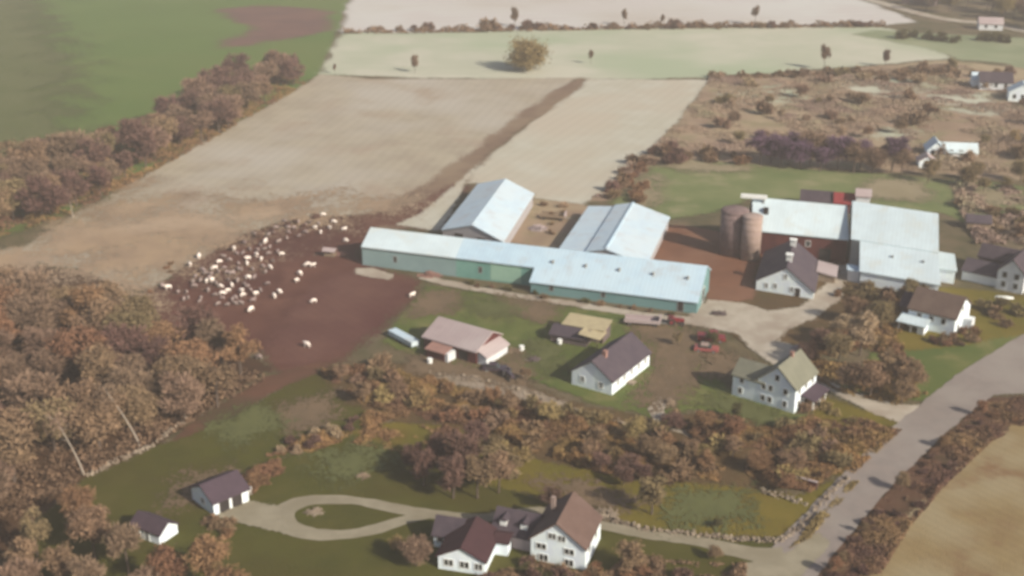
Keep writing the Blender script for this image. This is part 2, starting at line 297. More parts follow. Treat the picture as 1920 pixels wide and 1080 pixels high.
def sheet(name, pts, m, rag=1.0, edge=None):
    _layer[0] += 1; z = _layer[0] * .004
    P = np.array([tuple(W(*p))[:2] for p in pts]); ym = max(80, np.clip(P[:, 1], 60, 700).mean())
    e = edge if edge is not None else 1.6 * rag * max(1, ym / 260)
    st = max(.7, min(e * .6, ym / 190)); 
    x0, x1 = max(-420, P[:, 0].min() - 2 * e), min(420, P[:, 0].max() + 2 * e); y0, y1 = max(60, P[:, 1].min() - 2 * e), min(800, P[:, 1].max() + 2 * e)
    nx = int((x1 - x0) / st) + 2; ny = int((y1 - y0) / st) + 2
    X, Y = np.meshgrid(x0 + np.arange(nx) * st, y0 + np.arange(ny) * st, indexing='ij')
    ph = rnd.uniform(0, 50); wob = e * .3 * (np.sin(X * .21 + ph + np.sin(Y * .13 + ph) * 2) + np.sin(Y * .27 - ph + np.sin(X * .17) * 2)) * .5
    D = np.full(X.shape, 1e9); I = np.zeros(X.shape, bool); n = len(P)
    for k in range(n):
        ax, ay = P[k]; bx, by = P[(k + 1) % n]; dx, dy = bx - ax, by - ay; l2 = dx * dx + dy * dy + 1e-9
        t = np.clip(((X - ax) * dx + (Y - ay) * dy) / l2, 0, 1); D = np.minimum(D, np.hypot(X - ax - t * dx, Y - ay - t * dy))
        if ay != by: I ^= ((ay > Y) != (by > Y)) & (X < (bx - ax) * (Y - ay) / (by - ay) + ax)
    SD = np.where(I, D, -D) + wob; E = np.clip(SD / (2 * e) + .5, 0, 1)
    keep = (np.maximum(np.maximum(E[:-1, :-1], E[1:, :-1]), np.maximum(E[:-1, 1:], E[1:, 1:])) > .02)
    ii, jj = np.nonzero(keep); idx = np.full(X.shape, -1); F = np.stack([ii * ny + jj, (ii + 1) * ny + jj, (ii + 1) * ny + jj + 1, ii * ny + jj + 1], 1)
    used, inv = np.unique(F, return_inverse=True); F = inv.reshape(F.shape)
    V = np.stack([X.ravel()[used], Y.ravel()[used], np.full(len(used), z)], 1)
    me = np_mesh(name, V, F, soft(m)); at = me.attributes.new('edge', 'FLOAT', 'POINT'); at.data.foreach_set('value', E.ravel()[used].astype(np.float32))
    o = bpy.data.objects.new(name, me); COL.objects.link(o)
    return tag(o, kind='structure')
def strip(name, cl, m, rag=.25):
    """a road or path: centre line points (px, py, width in metres)"""
    C = [W(x, y) for x, y, _ in cl]; Wd = [c[2] for c in cl]
    # resample with Catmull-Rom
    Q = []; WW = []
    for i in range(len(C) - 1):
        p0, p1, p2, p3 = C[max(0, i - 1)], C[i], C[i + 1], C[min(len(C) - 1, i + 2)]
        n = max(2, int((p2 - p1).length / 1.2))
        for k in range(n):
            t = k / n
            Q.append(.5 * ((2 * p1) + (p2 - p0) * t + (2 * p0 - 5 * p1 + 4 * p2 - p3) * t * t + (3 * p1 - p0 - 3 * p2 + p3) * t ** 3)); WW.append(Wd[i] * (1 - t) + Wd[i + 1] * t)
    Q.append(C[-1]); WW.append(Wd[-1])
    _layer[0] += 1; z = _layer[0] * .004; V = []; F = []
    for i, q in enumerate(Q):
        d = (Q[min(i + 1, len(Q) - 1)] - Q[max(i - 1, 0)]).normalized(); nrm = Vector((-d.y, d.x, 0))
        for s in (-1, 1):
            r = WW[i] / 2 + fbm(q.x + 30 * s, q.y, .4) * 1.2 * rag + rnd.uniform(-.4, .4) * rag
            v = q + nrm * s * r; V.append((v.x, v.y, z))
        if i: b = 2 * i; F.append([b - 2, b, b + 1, b - 1])
    o = mkobj(name, V, F, m)
    for p in o.data.polygons:
        if p.normal.z < 0: p.flip()
    return tag(o, kind='structure')

g = mkobj('ground', [(-1500, -300, 0), (1500, -300, 0), (1500, 3500, 0), (-1500, 3500, 0)], [[0, 1, 2, 3]], M['base']); tag(g, kind='structure')
sheet('crop_field', [(-500, -120), (690, -120), (655, 0), (600, 138), (520, 190), (380, 262), (250, 335), (100, 415), (-100, 470), (-500, 520)], M['green_far'], 1.2)
sheet('bare_soil', [(405, 20), (470, 11), (560, 14), (615, 18), (622, 48), (590, 66), (520, 76), (455, 86), (400, 90), (440, 70), (480, 56), (440, 38)], M['redsoil'], 1, edge=9)
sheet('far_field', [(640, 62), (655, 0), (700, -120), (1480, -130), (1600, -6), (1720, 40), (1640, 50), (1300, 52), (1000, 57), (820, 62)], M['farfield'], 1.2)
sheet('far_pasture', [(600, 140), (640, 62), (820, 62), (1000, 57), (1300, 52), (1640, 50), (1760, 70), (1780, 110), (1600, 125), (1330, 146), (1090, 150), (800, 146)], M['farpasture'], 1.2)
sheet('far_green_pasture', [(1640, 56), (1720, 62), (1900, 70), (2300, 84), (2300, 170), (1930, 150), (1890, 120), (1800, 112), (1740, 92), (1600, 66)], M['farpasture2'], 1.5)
sheet('brush_ground', [(1330, 146), (1600, 128), (1780, 112), (2300, 172), (2300, 330), (1900, 340), (1700, 322), (1480, 318), (1280, 302), (1225, 310), (1140, 375), (1085, 380), (1150, 340), (1205, 296), (1250, 250), (1300, 190)], M['brushland'], 1.2)
for i, pp in enumerate([[(1350, 175), (1470, 160), (1530, 175), (1480, 192), (1380, 196)], [(1550, 140), (1700, 150), (1760, 168), (1680, 180), (1560, 170)], [(1740, 178), (1850, 176), (1920, 205), (1860, 216), (1760, 205)], [(1640, 238), (1730, 246), (1700, 262), (1640, 256)]]):
    sheet('grass_patch', pp, M['farpasture'], 1, edge=7)
sheet('stubble_field', [(600, 140), (700, 148), (900, 148), (1080, 146), (1060, 170), (985, 225), (900, 290), (850, 330), (790, 372), (735, 396), (690, 402), (610, 408), (520, 418), (450, 446), (390, 480), (330, 512), (285, 545), (230, 535), (150, 505), (50, 490), (-60, 520), (-400, 560), (-400, 520), (-100, 478), (50, 462), (140, 402), (255, 340), (390, 262), (500, 200), (560, 165)], M['stubble'], .9)
sheet('pale_stubble_field', [(1098, 148), (1330, 150), (1295, 196), (1240, 262), (1195, 304), (1130, 362), (1090, 384), (1000, 372), (930, 345), (868, 345), (905, 300), (1000, 225), (1075, 168)], M['stubble2'], .9)
sheet('lane', [(1080, 146), (1105, 146), (1066, 182), (985, 238), (915, 292), (880, 330), (850, 372), (790, 425), (690, 440), (660, 420), (690, 396), (760, 366), (830, 320), (890, 280), (965, 222), (1040, 170)], M['lane'], 1, edge=3)
sheet('pasture', [(1222, 312), (1300, 303), (1400, 306), (1500, 318), (1640, 326), (1760, 336), (1930, 350), (2200, 380), (2200, 440), (1930, 430), (1810, 418), (1770, 400), (1600, 388), (1400, 374), (1330, 400), (1250, 412), (1210, 388), (1150, 382)], M['pasture'], 1.2)
sheet('dirt_paddock', [(600, 408), (690, 400), (740, 396), (800, 372), (850, 345), (880, 350), (830, 405), (800, 430), (720, 425), (690, 440), (680, 495), (740, 515), (790, 525), (780, 556), (740, 592), (690, 640), (640, 672), (560, 700), (500, 700), (480, 650), (420, 640), (330, 620), (290, 590), (270, 560), (290, 535), (345, 500), (410, 462), (470, 432), (540, 414)], M['dirt'], 1, edge=3.5)
sheet('ploughed_plot', [(640, 512), (700, 512), (765, 530), (775, 556), (720, 606), (650, 660), (560, 690), (515, 680), (510, 640), (545, 580), (600, 530)], M['dirt2'], 1, edge=5)
sheet('grass_verge', [(790, 400), (850, 350), (905, 300), (870, 345), (850, 400), (820, 432), (740, 422)], M['stubble2'], .8)
sheet('earth_strip', [(300, 850), (360, 790), (430, 745), (500, 705), (600, 680), (640, 690), (560, 720), (500, 745), (420, 790), (340, 830)], M['redpath'], .9)
# wood floor
sheet('forest_floor', [(-400, 560), (-60, 525), (50, 495), (150, 510), (230, 540), (300, 600), (420, 645), (510, 690), (440, 740), (360, 790), (290, 838), (160, 898), (60, 980), (-200, 1300), (-500, 1300)], M['woodfloor'], 1)
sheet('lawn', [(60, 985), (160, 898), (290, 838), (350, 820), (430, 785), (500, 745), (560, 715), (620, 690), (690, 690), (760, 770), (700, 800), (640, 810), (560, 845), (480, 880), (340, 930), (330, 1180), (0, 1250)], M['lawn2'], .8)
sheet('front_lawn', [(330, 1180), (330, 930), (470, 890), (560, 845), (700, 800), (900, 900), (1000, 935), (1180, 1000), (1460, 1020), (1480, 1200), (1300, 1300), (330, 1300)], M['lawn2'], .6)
sheet('meadow', [(640, 810), (740, 790), (860, 800), (1000, 860), (1200, 900), (1350, 905), (1500, 930), (1560, 900), (1580, 905), (1470, 1010), (1210, 1000), (1120, 955), (980, 925), (900, 905), (760, 850)], M['meadow'], .8)
sheet('brush_floor', [(590, 690), (720, 680), (800, 690), (950, 710), (1100, 760), (1230, 790), (1330, 770), (1500, 790), (1620, 800), (1680, 790), (1600, 880), (1520, 920), (1300, 905), (1100, 880), (960, 850), (840, 800), (740, 790), (640, 760)], M['brushfloor'], 1.3)
sheet('farm_lawn', [(740, 600), (780, 560), (800, 535), (900, 550), (1060, 575), (1180, 590), (1290, 618), (1310, 680), (1370, 730), (1440, 760), (1500, 780), (1560, 770), (1540, 830), (1420, 790), (1300, 770), (1230, 785), (1100, 752), (960, 700), (860, 690), (760, 660), (720, 640)], M['lawn'], .9)
sheet('verge', [(1540, 745), (1640, 775), (1720, 790), (1690, 850), (1600, 905), (1545, 880), (1500, 830)], M['meadow'], 1.2)
sheet('grass', [(1560, 740), (1650, 740), (1730, 752), (1770, 745), (1850, 690), (1960, 620), (1920, 600), (1830, 610), (1700, 640), (1640, 660)], M['lawn'], .9)
sheet('rough_grass', [(1560, 540), (1700, 540), (1810, 540), (1960, 560), (1960, 625), (1850, 640), (1700, 660), (1560, 650)], M['meadow'], 1)
sheet('brush_strip', [(1320, 470), (1400, 430), (1420, 470), (1600, 500), (1700, 560), (1560, 620), (1480, 690), (1400, 650), (1330, 590)], M['brushfloor'], .8)
sheet('dirt_yard', [(1230, 420), (1290, 425), (1370, 440), (1430, 440), (1600, 490), (1590, 510), (1500, 450), (1420, 500), (1410, 560), (1330, 575), (1310, 505), (1225, 490)], M['yard'], .8)
sheet('barn_yard', [(1000, 372), (1080, 382), (1110, 390), (1050, 470), (950, 455), (1005, 365)], M['brushland'], .6)
strip('farm_track', [(790, 520, 2.5), (870, 538, 2.5), (1000, 560, 2.5), (1120, 578, 2.6), (1220, 594, 3), (1330, 606, 5)], M['gravel'], .5)
sheet('gravel_pad', [(665, 503), (700, 504), (738, 516), (732, 526), (690, 520), (668, 514)], M['gravel'], .3)
sheet('gravel_yard', [(1290, 592), (1330, 562), (1400, 570), (1440, 585), (1500, 575), (1530, 552), (1560, 520), (1575, 508), (1540, 495), (1620, 500), (1660, 520), (1585, 530), (1575, 560), (1530, 600), (1480, 618), (1460, 640), (1520, 655), (1480, 690), (1440, 680), (1400, 650), (1380, 625), (1320, 615)], M['gravel'], .7)
sheet('driveway', [(1520, 690), (1560, 718), (1620, 742), (1690, 760), (1740, 762), (1790, 735), (1800, 770), (1700, 800), (1650, 782), (1590, 752), (1540, 728), (1480, 700)], M['gravel'], .4)
strip('footpath', [(1285, 665, 1.2), (1262, 700, 1.2), (1245, 740, 1.4), (1232, 775, 3), (1262, 800, 3), (1330, 828, 1.5)], M['gravel'], .6)
sheet('rubble_bank', [(790, 690), (830, 700), (900, 705), (980, 725), (1060, 755), (1050, 768), (960, 745), (880, 728), (810, 712)], M['rubble'], .9)
sheet('field', [(1560, 1150), (1600, 1050), (1680, 960), (1760, 880), (1850, 800), (1925, 760), (2400, 720), (2400, 1500), (1500, 1500)], M['strawfield'], 1)
sheet('road_bank', [(1440, 1200), (1540, 1070), (1620, 960), (1700, 875), (1790, 800), (1850, 748), (1940, 742), (1930, 775), (1850, 815), (1770, 890), (1690, 975), (1620, 1060), (1590, 1200)], M['bank'], .7)
strip('road', [(1380, 1180, 8.2), (1470, 1075, 8), (1545, 990, 7.6), (1640, 886, 7.6), (1750, 785, 7.6), (1840, 715, 8.5), (1960, 640, 8.5), (2150, 545, 8.5)], M['road'], .25)
sheet('side_road', [(1800, 745), (1850, 700), (1900, 690), (2100, 700), (2100, 735), (1920, 738), (1850, 742)], M['road'], .3)
sheet('drive_mouth', [(1470, 1100), (1400, 1085), (1385, 1060), (1430, 1050), (1480, 1035), (1530, 1000), (1560, 1020), (1500, 1085)], M['gravel2'], .2)
strip('house_drive', [(1470, 1045, 5), (1410, 1040, 3.4), (1300, 1015, 2.4), (1210, 1003, 2.2), (1120, 985, 2.2), (1010, 960, 2.2), (900, 972, 2.2), (780, 962, 2.6)], M['gravel2'], .25)
strip('turning_loop', [(800, 965, 2.6), (740, 955, 2.4), (680, 942, 2.4), (610, 938, 2.6), (560, 944, 3.2), (532, 962, 3.6), (531, 974, 3.6)], M['gravel2'], .25)
strip('turning_loop', [(530, 966, 3.6), (538, 986, 3.6), (575, 1002, 3.2), (640, 1004, 2.6), (710, 992, 2.4), (760, 976, 2.4), (810, 964, 2.4)], M['gravel2'], .25)
sheet('apron', [(405, 968), (468, 940), (520, 948), (530, 960), (530, 990), (555, 1006), (500, 994), (450, 982)], M['gravel2'], .2)
sheet('field_margin', [(-300, 520), (50, 466), (140, 405), (230, 352), (330, 400), (450, 380), (600, 380), (740, 375), (690, 402), (540, 416), (450, 446), (350, 500), (280, 545), (150, 505), (-300, 540)], mat('darker stubble', [(.33, .245, .145), (.27, .20, .125), (.36, .28, .18)], scale=.08, big=.03), 1, edge=28)
sheet('crop_margin', [(-300, -60), (60, 0), (130, 120), (120, 230), (200, 300), (100, 400), (-300, 500)], mat('thin olive crop', [(.115, .135, .045), (.13, .145, .055)], scale=.05), 1, edge=26)
strip('far_road', [(1520, -40, 7), (1600, -8, 7), (1660, 8, 7), (1740, 30, 7), (1800, 40, 7), (1850, 45, 7), (1960, 66, 7)], M['gravel'], .4)

for pp in [[(940, 560), (1040, 575), (1020, 610), (930, 590)], [(1180, 600), (1300, 620), (1320, 690), (1270, 760), (1200, 760), (1240, 700), (1190, 640)], [(800, 545), (860, 550), (850, 590), (790, 590), (760, 600)], [(760, 660), (900, 690), (960, 690), (940, 660), (1000, 640), (1020, 690), (960, 730), (760, 700)], [(1330, 660), (1440, 690), (1400, 720), (1300, 700)], [(1280, 690), (1300, 760), (1230, 770)],
           [(520, 770), (620, 740), (640, 790), (540, 810)], [(340, 900), (450, 880), (400, 930), (320, 950)], [(1000, 900), (1100, 900), (1200, 940), (1100, 950)]]:
    sheet('worn_grass', pp, M['litter'], 1, edge=6)
for pp in [[(400, 800), (480, 760), (520, 800), (440, 840)], [(600, 850), (680, 830), (740, 880), (640, 900)], [(1000, 640), (1060, 645), (1040, 700), (990, 690)], [(880, 560), (960, 575), (960, 605), (880, 590)], [(1240, 905), (1400, 930), (1420, 980), (1260, 970)], [(1360, 740), (1460, 775), (1440, 790), (1350, 765)]]:
    sheet('fresh_grass', pp, M['greener'], 1, edge=7)
for pp in [[(1630, 332), (1700, 340), (1760, 362), (1720, 382), (1650, 372), (1610, 350)], [(1780, 350), (1900, 360), (1920, 385), (1800, 380)], [(1240, 310), (1300, 305), (1420, 312), (1400, 322), (1280, 322)], [(1180, 340), (1230, 330), (1230, 390), (1190, 392)]]:
    sheet('dry_grass', pp, M['tanpatch'], 1, edge=7)
# ------------------------------------------------------------------ vegetation
def leaf_mesh(pts, size, aspect=1.0, dirs=None):
    n = len(pts); u = nr.normal(size=(n, 3))
    if dirs is not None: u = dirs + u * .35
    u /= np.linalg.norm(u, axis=1)[:, None]
    t = nr.normal(size=(n, 3)); v = np.cross(u, t); v /= np.linalg.norm(v, axis=1)[:, None]
    s = (size * nr.uniform(.6, 1.4, n))[:, None]; u = u * s * .5 * aspect; v = v * s * .5 / aspect
    V = np.stack([pts - u - v * .6, pts + u * .3 - v, pts + u + v * .6, pts - u * .3 + v], 1).reshape(-1, 3)
    F = np.arange(n * 4).reshape(n, 4)
    return V, F
def crown_pts(n, rx, rz, zc, lobes, bare):
    P = []; D = []
    cs = []
    for i in range(lobes):
        a = nr.uniform(0, 2 * np.pi); r = nr.uniform(.15, .72) ** .7; zz = nr.uniform(-.62, .72)
        k = math.sqrt(max(.1, 1 - zz * zz)); cs.append((np.array([math.cos(a) * r * rx * k, math.sin(a) * r * rx * k, zc + zz * rz]), nr.uniform(.26, .52) * rx))
    per = n // lobes
    for c, r in cs:
        d = nr.normal(size=(per, 3)); d /= np.linalg.norm(d, axis=1)[:, None]
        rad = r * nr.uniform(.05, 1.25, per) ** .8
        P.append(c + d * rad[:, None] * np.array([1, 1, .8])); D.append(d)
    P = np.concatenate(P); D = np.concatenate(D)
    D = D + np.array([0, 0, .5])
    return P, D, cs
def tree_proto(kind, h, rx, bark='bark', leafy=1.0, n=1500, size=.36, lobes=13, zk=.62, rk=.36):
    rz = h * rk; zc = h * zk
    P, D, cs = crown_pts(int(n * leafy), rx, rz, zc, lobes, False)
    bare = kind in ('l_grey', 'l_purple', 'l_farpurple')
    V, F = leaf_mesh(P, size * (1.15 if bare else 1), 2.9 if bare else 2.1, D if bare else None)
    cm = np_mesh('crown', V, F, M[kind])
    m = MB(); lean = Vector((rnd.uniform(-.3, .3), rnd.uniform(-.3, .3), 0))
    a = Vector((0, 0, -.1)); b = lean * .5 + Vector((0, 0, h * .35)); c = lean + Vector((0, 0, h * .8)); r = h * .021
    m.tube(a, b, r, r * .75, 7); m.tube(b, c, r * .75, r * .2, 6)
    for i, (cc, rr) in enumerate(cs):
        t = Vector(cc); base = b.lerp(c, min(.8, max(0, (t.z - h * .4) / (h * .6)))); m.tube(base, t, r * .4, r * .1, 5)
    t = mkobj('trunk', m.V, m.F, M[bark]); tm = t.data; bpy.data.objects.remove(t)
    return cm, tm
PROTO = {}
def protos(kind):
    if kind not in PROTO: PROTO[kind] = [tree_proto(kind, 10, rx, n=nn, lobes=lb) for rx, lb, nn in ((3.6, 24, 3800), (2.8, 17, 2600), (4.2, 30, 4600), (3.4, 14, 2200))]
    return PROTO[kind]
def plant_tree(kind, loc, h, label, cat='tree', group=None, name='tree', bark=None, wide=1.0):
    cm, tm = rnd.choice(protos(kind))
    o = thing(name, loc, label, cat, group); s = h / 10
    o.scale = (s * wide, s * wide, s); o.rotation_euler = (0, 0, rnd.uniform(0, 6.28))
    for nm, me in (('crown', cm), ('trunk', tm)):
        c = bpy.data.objects.new(nm, me); COL.objects.link(c); c.parent = o
        if nm == 'trunk' and bark: c.material_slots[0].link = 'OBJECT'; c.material_slots[0].material = M[bark]
    return o
SHR = {}
def shrub_proto(kind):
    if kind not in SHR:
        L = []
        for k in range(3):
            P, D, cs = crown_pts(800, 1.25, .75, .62, 9, True); P[:, 2] = np.abs(P[:, 2])
            V, F = leaf_mesh(P, .24, 2.0, D); L.append(np_mesh('shrub', V, F, M[kind]))
        SHR[kind] = L
    return SHR[kind]
def shrub(kind, loc, s, label, group, name='shrub', sz=1.0):
    o = bpy.data.objects.new(name, rnd.choice(shrub_proto(kind))); COL.objects.link(o); o.location = loc
    o.scale = (s * rnd.uniform(.8, 1.3), s * rnd.uniform(.8, 1.3), s * sz); o.rotation_euler = (0, 0, rnd.uniform(0, 6.28))
    return tag(o, label, 'shrub', group)
def scatter(poly, n, mind, world=False):
    """n random ground points in a polygon given in photograph points, at least mind metres apart"""
    P = [tuple(W(*p)[:2]) for p in poly]; xs = [p[0] for p in P]; ys = [p[1] for p in P]; out = []
    for _ in range(n * 40):
        if len(out) >= n: break
        x, y = rnd.uniform(min(xs), max(xs)), rnd.uniform(min(ys), max(ys))
        if inpoly(x, y, P) and all((x - a) ** 2 + (y - b) ** 2 > mind * mind for a, b in out): out.append((x, y))
    return out
CNAME = {'l_farpurple': 'dark purple', 'l_russet': 'russet', 'l_olive': 'olive brown', 'l_brown': 'brown', 'l_grey': 'bare grey', 'l_purple': 'bare purplish', 'l_gold': 'yellow brown', 'l_tan': 'dry tan', 'l_green': 'dull green'}
def wood(poly, n, mind, kinds, hr, place, group, bark=None, wide=1.0):
    for x, y in scatter(poly, n, mind):
        # kinds gather in drifts
        k = kinds[int((fbm(x, y, .045) * .9 + .5 + rnd.uniform(-.22, .22)) * len(kinds)) % len(kinds)]
        plant_tree(k, Vector((x, y, 0)), rnd.uniform(*hr), '%s autumn tree %s' % (CNAME[k], place), 'tree', group, bark=bark, wide=wide)
def shrubs(poly, n, mind, kinds, sr, place, group, sz=1.0):
    for x, y in scatter(poly, n, mind):
        k = kinds[int((fbm(x + 70, y, .06) * .9 + .5 + rnd.uniform(-.25, .25)) * len(kinds)) % len(kinds)]
        shrub(k, Vector((x, y, 0)), rnd.uniform(*sr), '%s shrub %s' % (CNAME[k], place), group, sz=sz)
def undergrowth(name, poly, n, hgt, kind, size=.35, hole=0.0, label=None, sc=.16, thing_=None):
    P = [tuple(W(*p)[:2]) for p in poly]; xs = [p[0] for p in P]; ys = [p[1] for p in P]; out = []
    tries = 0
    while len(out) < n and tries < n * 10:
        tries += 1; x, y = rnd.uniform(min(xs), max(xs)), rnd.uniform(min(ys), max(ys))
        if not inpoly(x, y, P): continue
        d = fbm(x, y, sc) + fbm(x, y, sc * 2.7) * .6 - hole
        if d < rnd.uniform(-.35, .05): continue
        top = hgt * (.25 + max(0, d + .1) * 2.2)
        out.append((x, y, .06 + top * rnd.random() ** .6))
    A = np.array(out); V, F = leaf_mesh(A, size, 1.6); V[:, 2] = np.abs(V[:, 2] - .1) + .08
    o = bpy.data.objects.new(name, np_mesh(name, V, F, M[kind])); COL.objects.link(o)
    if thing_: recenter(o, W(*poly[0])); return tag(o, label, thing_)
    return tag(o, label, 'undergrowth', kind='stuff')

# the wood at the lower left
WOODP = [(-330, 640), (-60, 600), (60, 590), (150, 590), (230, 625), (300, 650), (380, 668), (450, 690), (505, 712), (440, 745), (350, 800), (285, 838), (160, 896), (70, 960), (-60, 1060), (-250, 1200), (-420, 1200)]
wood(WOODP, 88, 5.0, ['l_olive', 'l_russet', 'l_brown', 'l_grey', 'l_russet', 'l_purple'], (8, 11.5), 'in the wood at the lower left', 'trees of the wood beside the lawn', wide=1.25)
wood([(70, 1000), (160, 940), (215, 1010), (250, 1060), (340, 1080), (440, 1110), (460, 1180), (0, 1200)], 14, 4.6, ['l_brown', 'l_olive', 'l_russet', 'l_grey'], (6, 9), 'near the small white shed', 'trees in the lower left corner')
# the tree belt at the upper left
wood([(-260, 500), (40, 432), (140, 400), (262, 335), (395, 262), (505, 196), (560, 166), (545, 140), (450, 150), (350, 205), (250, 262), (130, 310), (-200, 350)], 84, 5.4, ['l_olive', 'l_brown', 'l_grey', 'l_purple', 'l_grey', 'l_purple', 'l_grey'], (7.5, 12), 'in the belt between the green and the stubble field', 'trees of the upper left belt', wide=1.25)
# trees by the farm
for k, px, py, h, wd in [('l_tan', 1612, 668, 9.5, 1.15), ('l_olive', 1570, 690, 7, 1.1), ('l_brown', 1660, 715, 7.5, 1.25), ('l_brown', 1700, 735, 6.5, 1.2), ('l_purple', 1535, 672, 6.0, 1.2), ('l_purple', 1510, 682, 4.5, 1.2),
                         ('l_brown', 1630, 748, 7, 1.3), ('l_grey', 1590, 738, 6, 1.3), ('l_brown', 1690, 758, 5, 1.2), ('l_brown', 1600, 606, 6, 1), ('l_olive', 1650, 620, 6.5, 1), ('l_tan', 1575, 640, 6, 1)]:
    plant_tree(k, W(px, py), h, '%s tree in the clump beside the tall farmhouse' % CNAME[k], group='trees of the clump beside the drive', wide=wd)
plant_tree('l_olive', W(1705, 566), 5.5, 'small olive tree in front of the big white barn, behind the brown roofed house')
PROTO['round'] = [tree_proto('l_gold', 12.5, 8.2, n=9000, lobes=46, zk=.5, rk=.44, size=.5)]
plant_tree('round', W(988, 132), 10, 'large round yellow brown tree standing alone in the far pasture')
# dark trees below the brush, long shadow
for px, py, h, k in [(850, 935, 7.5, 'l_purple'), (895, 935, 8.5, 'l_brown'), (795, 912, 6.5, 'l_purple'), (935, 925, 7, 'l_brown'), (865, 900, 8.5, 'l_purple'), (915, 888, 7.5, 'l_olive'), (820, 880, 6, 'l_purple'), (775, 880, 4.5, 'l_purple'), (890, 860, 6.5, 'l_purple')]:
    plant_tree(k, W(px, py), h, '%s tree in the dark clump above the turning loop' % CNAME[k], group='trees above the turning loop', wide=1.15)
for px, py, h, k, t in [(1180, 1075, 5, 'l_brown', 'below the white farmhouse near the bottom edge'), (1222, 965, 7, 'l_olive', 'standing by the house drive, right of the white farmhouse'), (780, 1062, 4.5, 'l_grey', 'left of the maroon roofed wing'), (745, 1040, 2.8, 'l_gold', 'on the dark lawn left of the maroon roofed wing'), (1345, 990, 1.6, 'l_green', 'beside the stone wall near the house drive'),
                     (1380, 790, 3.5, 'l_green', 'below the tall farmhouse'), (1340, 1050, 2.2, 'l_brown', 'below the house drive near the road'), (985, 715, 3.2, 'l_brown', 'beside the parked dark vehicles'), (1335, 648, 3, 'l_green', 'behind the red cars'), (1270, 648, 3.2, 'l_olive', 'between the dark roofed house and the red cars'),
                     (1065, 960, 3.5, 'l_brown', 'behind the tan roofed farmhouse'), (1030, 955, 4, 'l_purple', 'tucked behind the tan roofed farmhouse')]:
    plant_tree(k, W(px, py), h, '%s small tree %s' % (CNAME[k], t), wide=1.2)
# purple belt beyond the pasture, right
wood([(1425, 304), (1500, 308), (1640, 318), (1690, 322), (1690, 331), (1640, 327), (1500, 320), (1420, 314)], 26, 4, ['l_farpurple', 'l_farpurple', 'l_farpurple', 'l_grey', 'l_farpurple'], (7, 10.5), 'in the belt behind the right hand pasture', 'bare trees behind the pasture', wide=1.15)
shrubs([(1195, 300), (1240, 276), (1300, 286), (1420, 300), (1420, 312), (1300, 304), (1250, 308), (1200, 325), (1150, 372), (1130, 360)], 20, 3.5, ['l_brown', 'l_purple', 'l_russet', 'l_grey'], (1.2, 2.4), 'along the edge of the pale stubble field', 'shrubs along the pale stubble field')
wood([(1340, 200), (1500, 180), (1750, 200), (1900, 230), (1930, 300), (1720, 300), (1560, 285), (1330, 285), (1260, 270), (1290, 230)], 14, 8, ['l_grey', 'l_tan', 'l_brown', 'l_olive', 'l_grey'], (3, 5), 'scattered over the brush land at the upper right', 'low trees on the brush land', wide=1.3)
shrubs([(1330, 150), (1600, 132), (1790, 118), (1930, 160), (1930, 330), (1720, 318), (1560, 300), (1300, 290), (1230, 290), (1300, 200)], 30, 7, ['l_tan', 'l_grey', 'l_tan', 'l_brown', 'l_olive'], (1.3, 2.8), 'dotted over the brush land at the upper right', 'shrubs on the brush land')
wood([(1730, 330), (1930, 340), (1930, 375), (1720, 345)], 8, 5, ['l_brown', 'l_olive', 'l_gold'], (4, 7), 'behind the right hand pasture near the far white sheds', 'trees near the far white sheds', wide=1.1)
wood([(1860, 330), (1960, 320), (1990, 240), (1900, 230)], 6, 5, ['l_gold', 'l_olive'], (5, 8), 'at the right edge beyond the far white sheds', 'yellow trees at the right edge')
# far hedges
for px in range(650, 1660, 13):
    if rnd.random() < .3:
        big = rnd.random() < .12
        shrub(rnd.choice(['l_brown', 'l_grey', 'l_purple']), W(px + rnd.uniform(-6, 6), 59 - (px - 640) * .009 + rnd.uniform(-1.5, 1.5)), rnd.uniform(1.0, 2.0) * (1.8 if big else 1), 'low brown hedge shrub along the edge of the far pale field', 'hedge shrubs of the far pale field')
for px in range(1340, 1800, 17):
    if rnd.random() < .45:
        shrub(rnd.choice(['l_brown', 'l_grey', 'l_olive']), W(px + rnd.uniform(-6, 6), 146 - (px - 1340) * .02 + rnd.uniform(-4, 4)), rnd.uniform(1.2, 2.6), 'brown hedge shrub below the far pale pasture', 'hedge shrubs below the far pasture')
for px, py, h in [(965, 50, 9), (1170, 48, 8), (1242, 50, 6), (1415, 46, 9), (1545, 130, 10), (1660, 125, 7), (1108, 120, 6), (778, 136, 7), (628, 138, 4)]:
    plant_tree('l_grey', W(px, py), h, 'thin bare tree, %s' % {965: 'tallest at the left of the far hedge', 1170: 'in the middle of the far hedge', 1242: 'short one in the far hedge above the pasture', 1415: 'tall one toward the right of the far hedge', 1545: 'standing at the lower edge of the far pasture', 1660: 'at the right end of the lower far hedge', 1108: 'in the far pasture right of the round tree', 778: 'at the top edge of the stubble field, left of the round tree', 628: 'at the top left corner of the stubble field'}[px], wide=.6)
wood([(1735, 20), (1830, 32), (1980, 50), (1980, 26), (1850, 6), (1745, 2)], 17, 6, ['l_gold', 'l_olive', 'l_tan', 'l_grey', 'l_gold'], (9, 13), 'beyond the far road at the top right', 'trees beyond the far road', wide=1.2)
for px, py in [(1690, 72), (1712, 70), (1740, 74), (1765, 77), (1790, 80), (1845, 76), (1862, 77), (1880, 79)]:
    shrub('l_green', W(px, py), rnd.uniform(2, 3), 'dark green shrub in the row below the far road', 'green shrubs below the far road')
wood([(1880, 52), (1960, 60), (1980, 40), (1900, 32)], 4, 5, ['l_purple', 'l_brown'], (9, 12), 'dark one at the far road in the top right corner', 'dark trees in the top right corner')
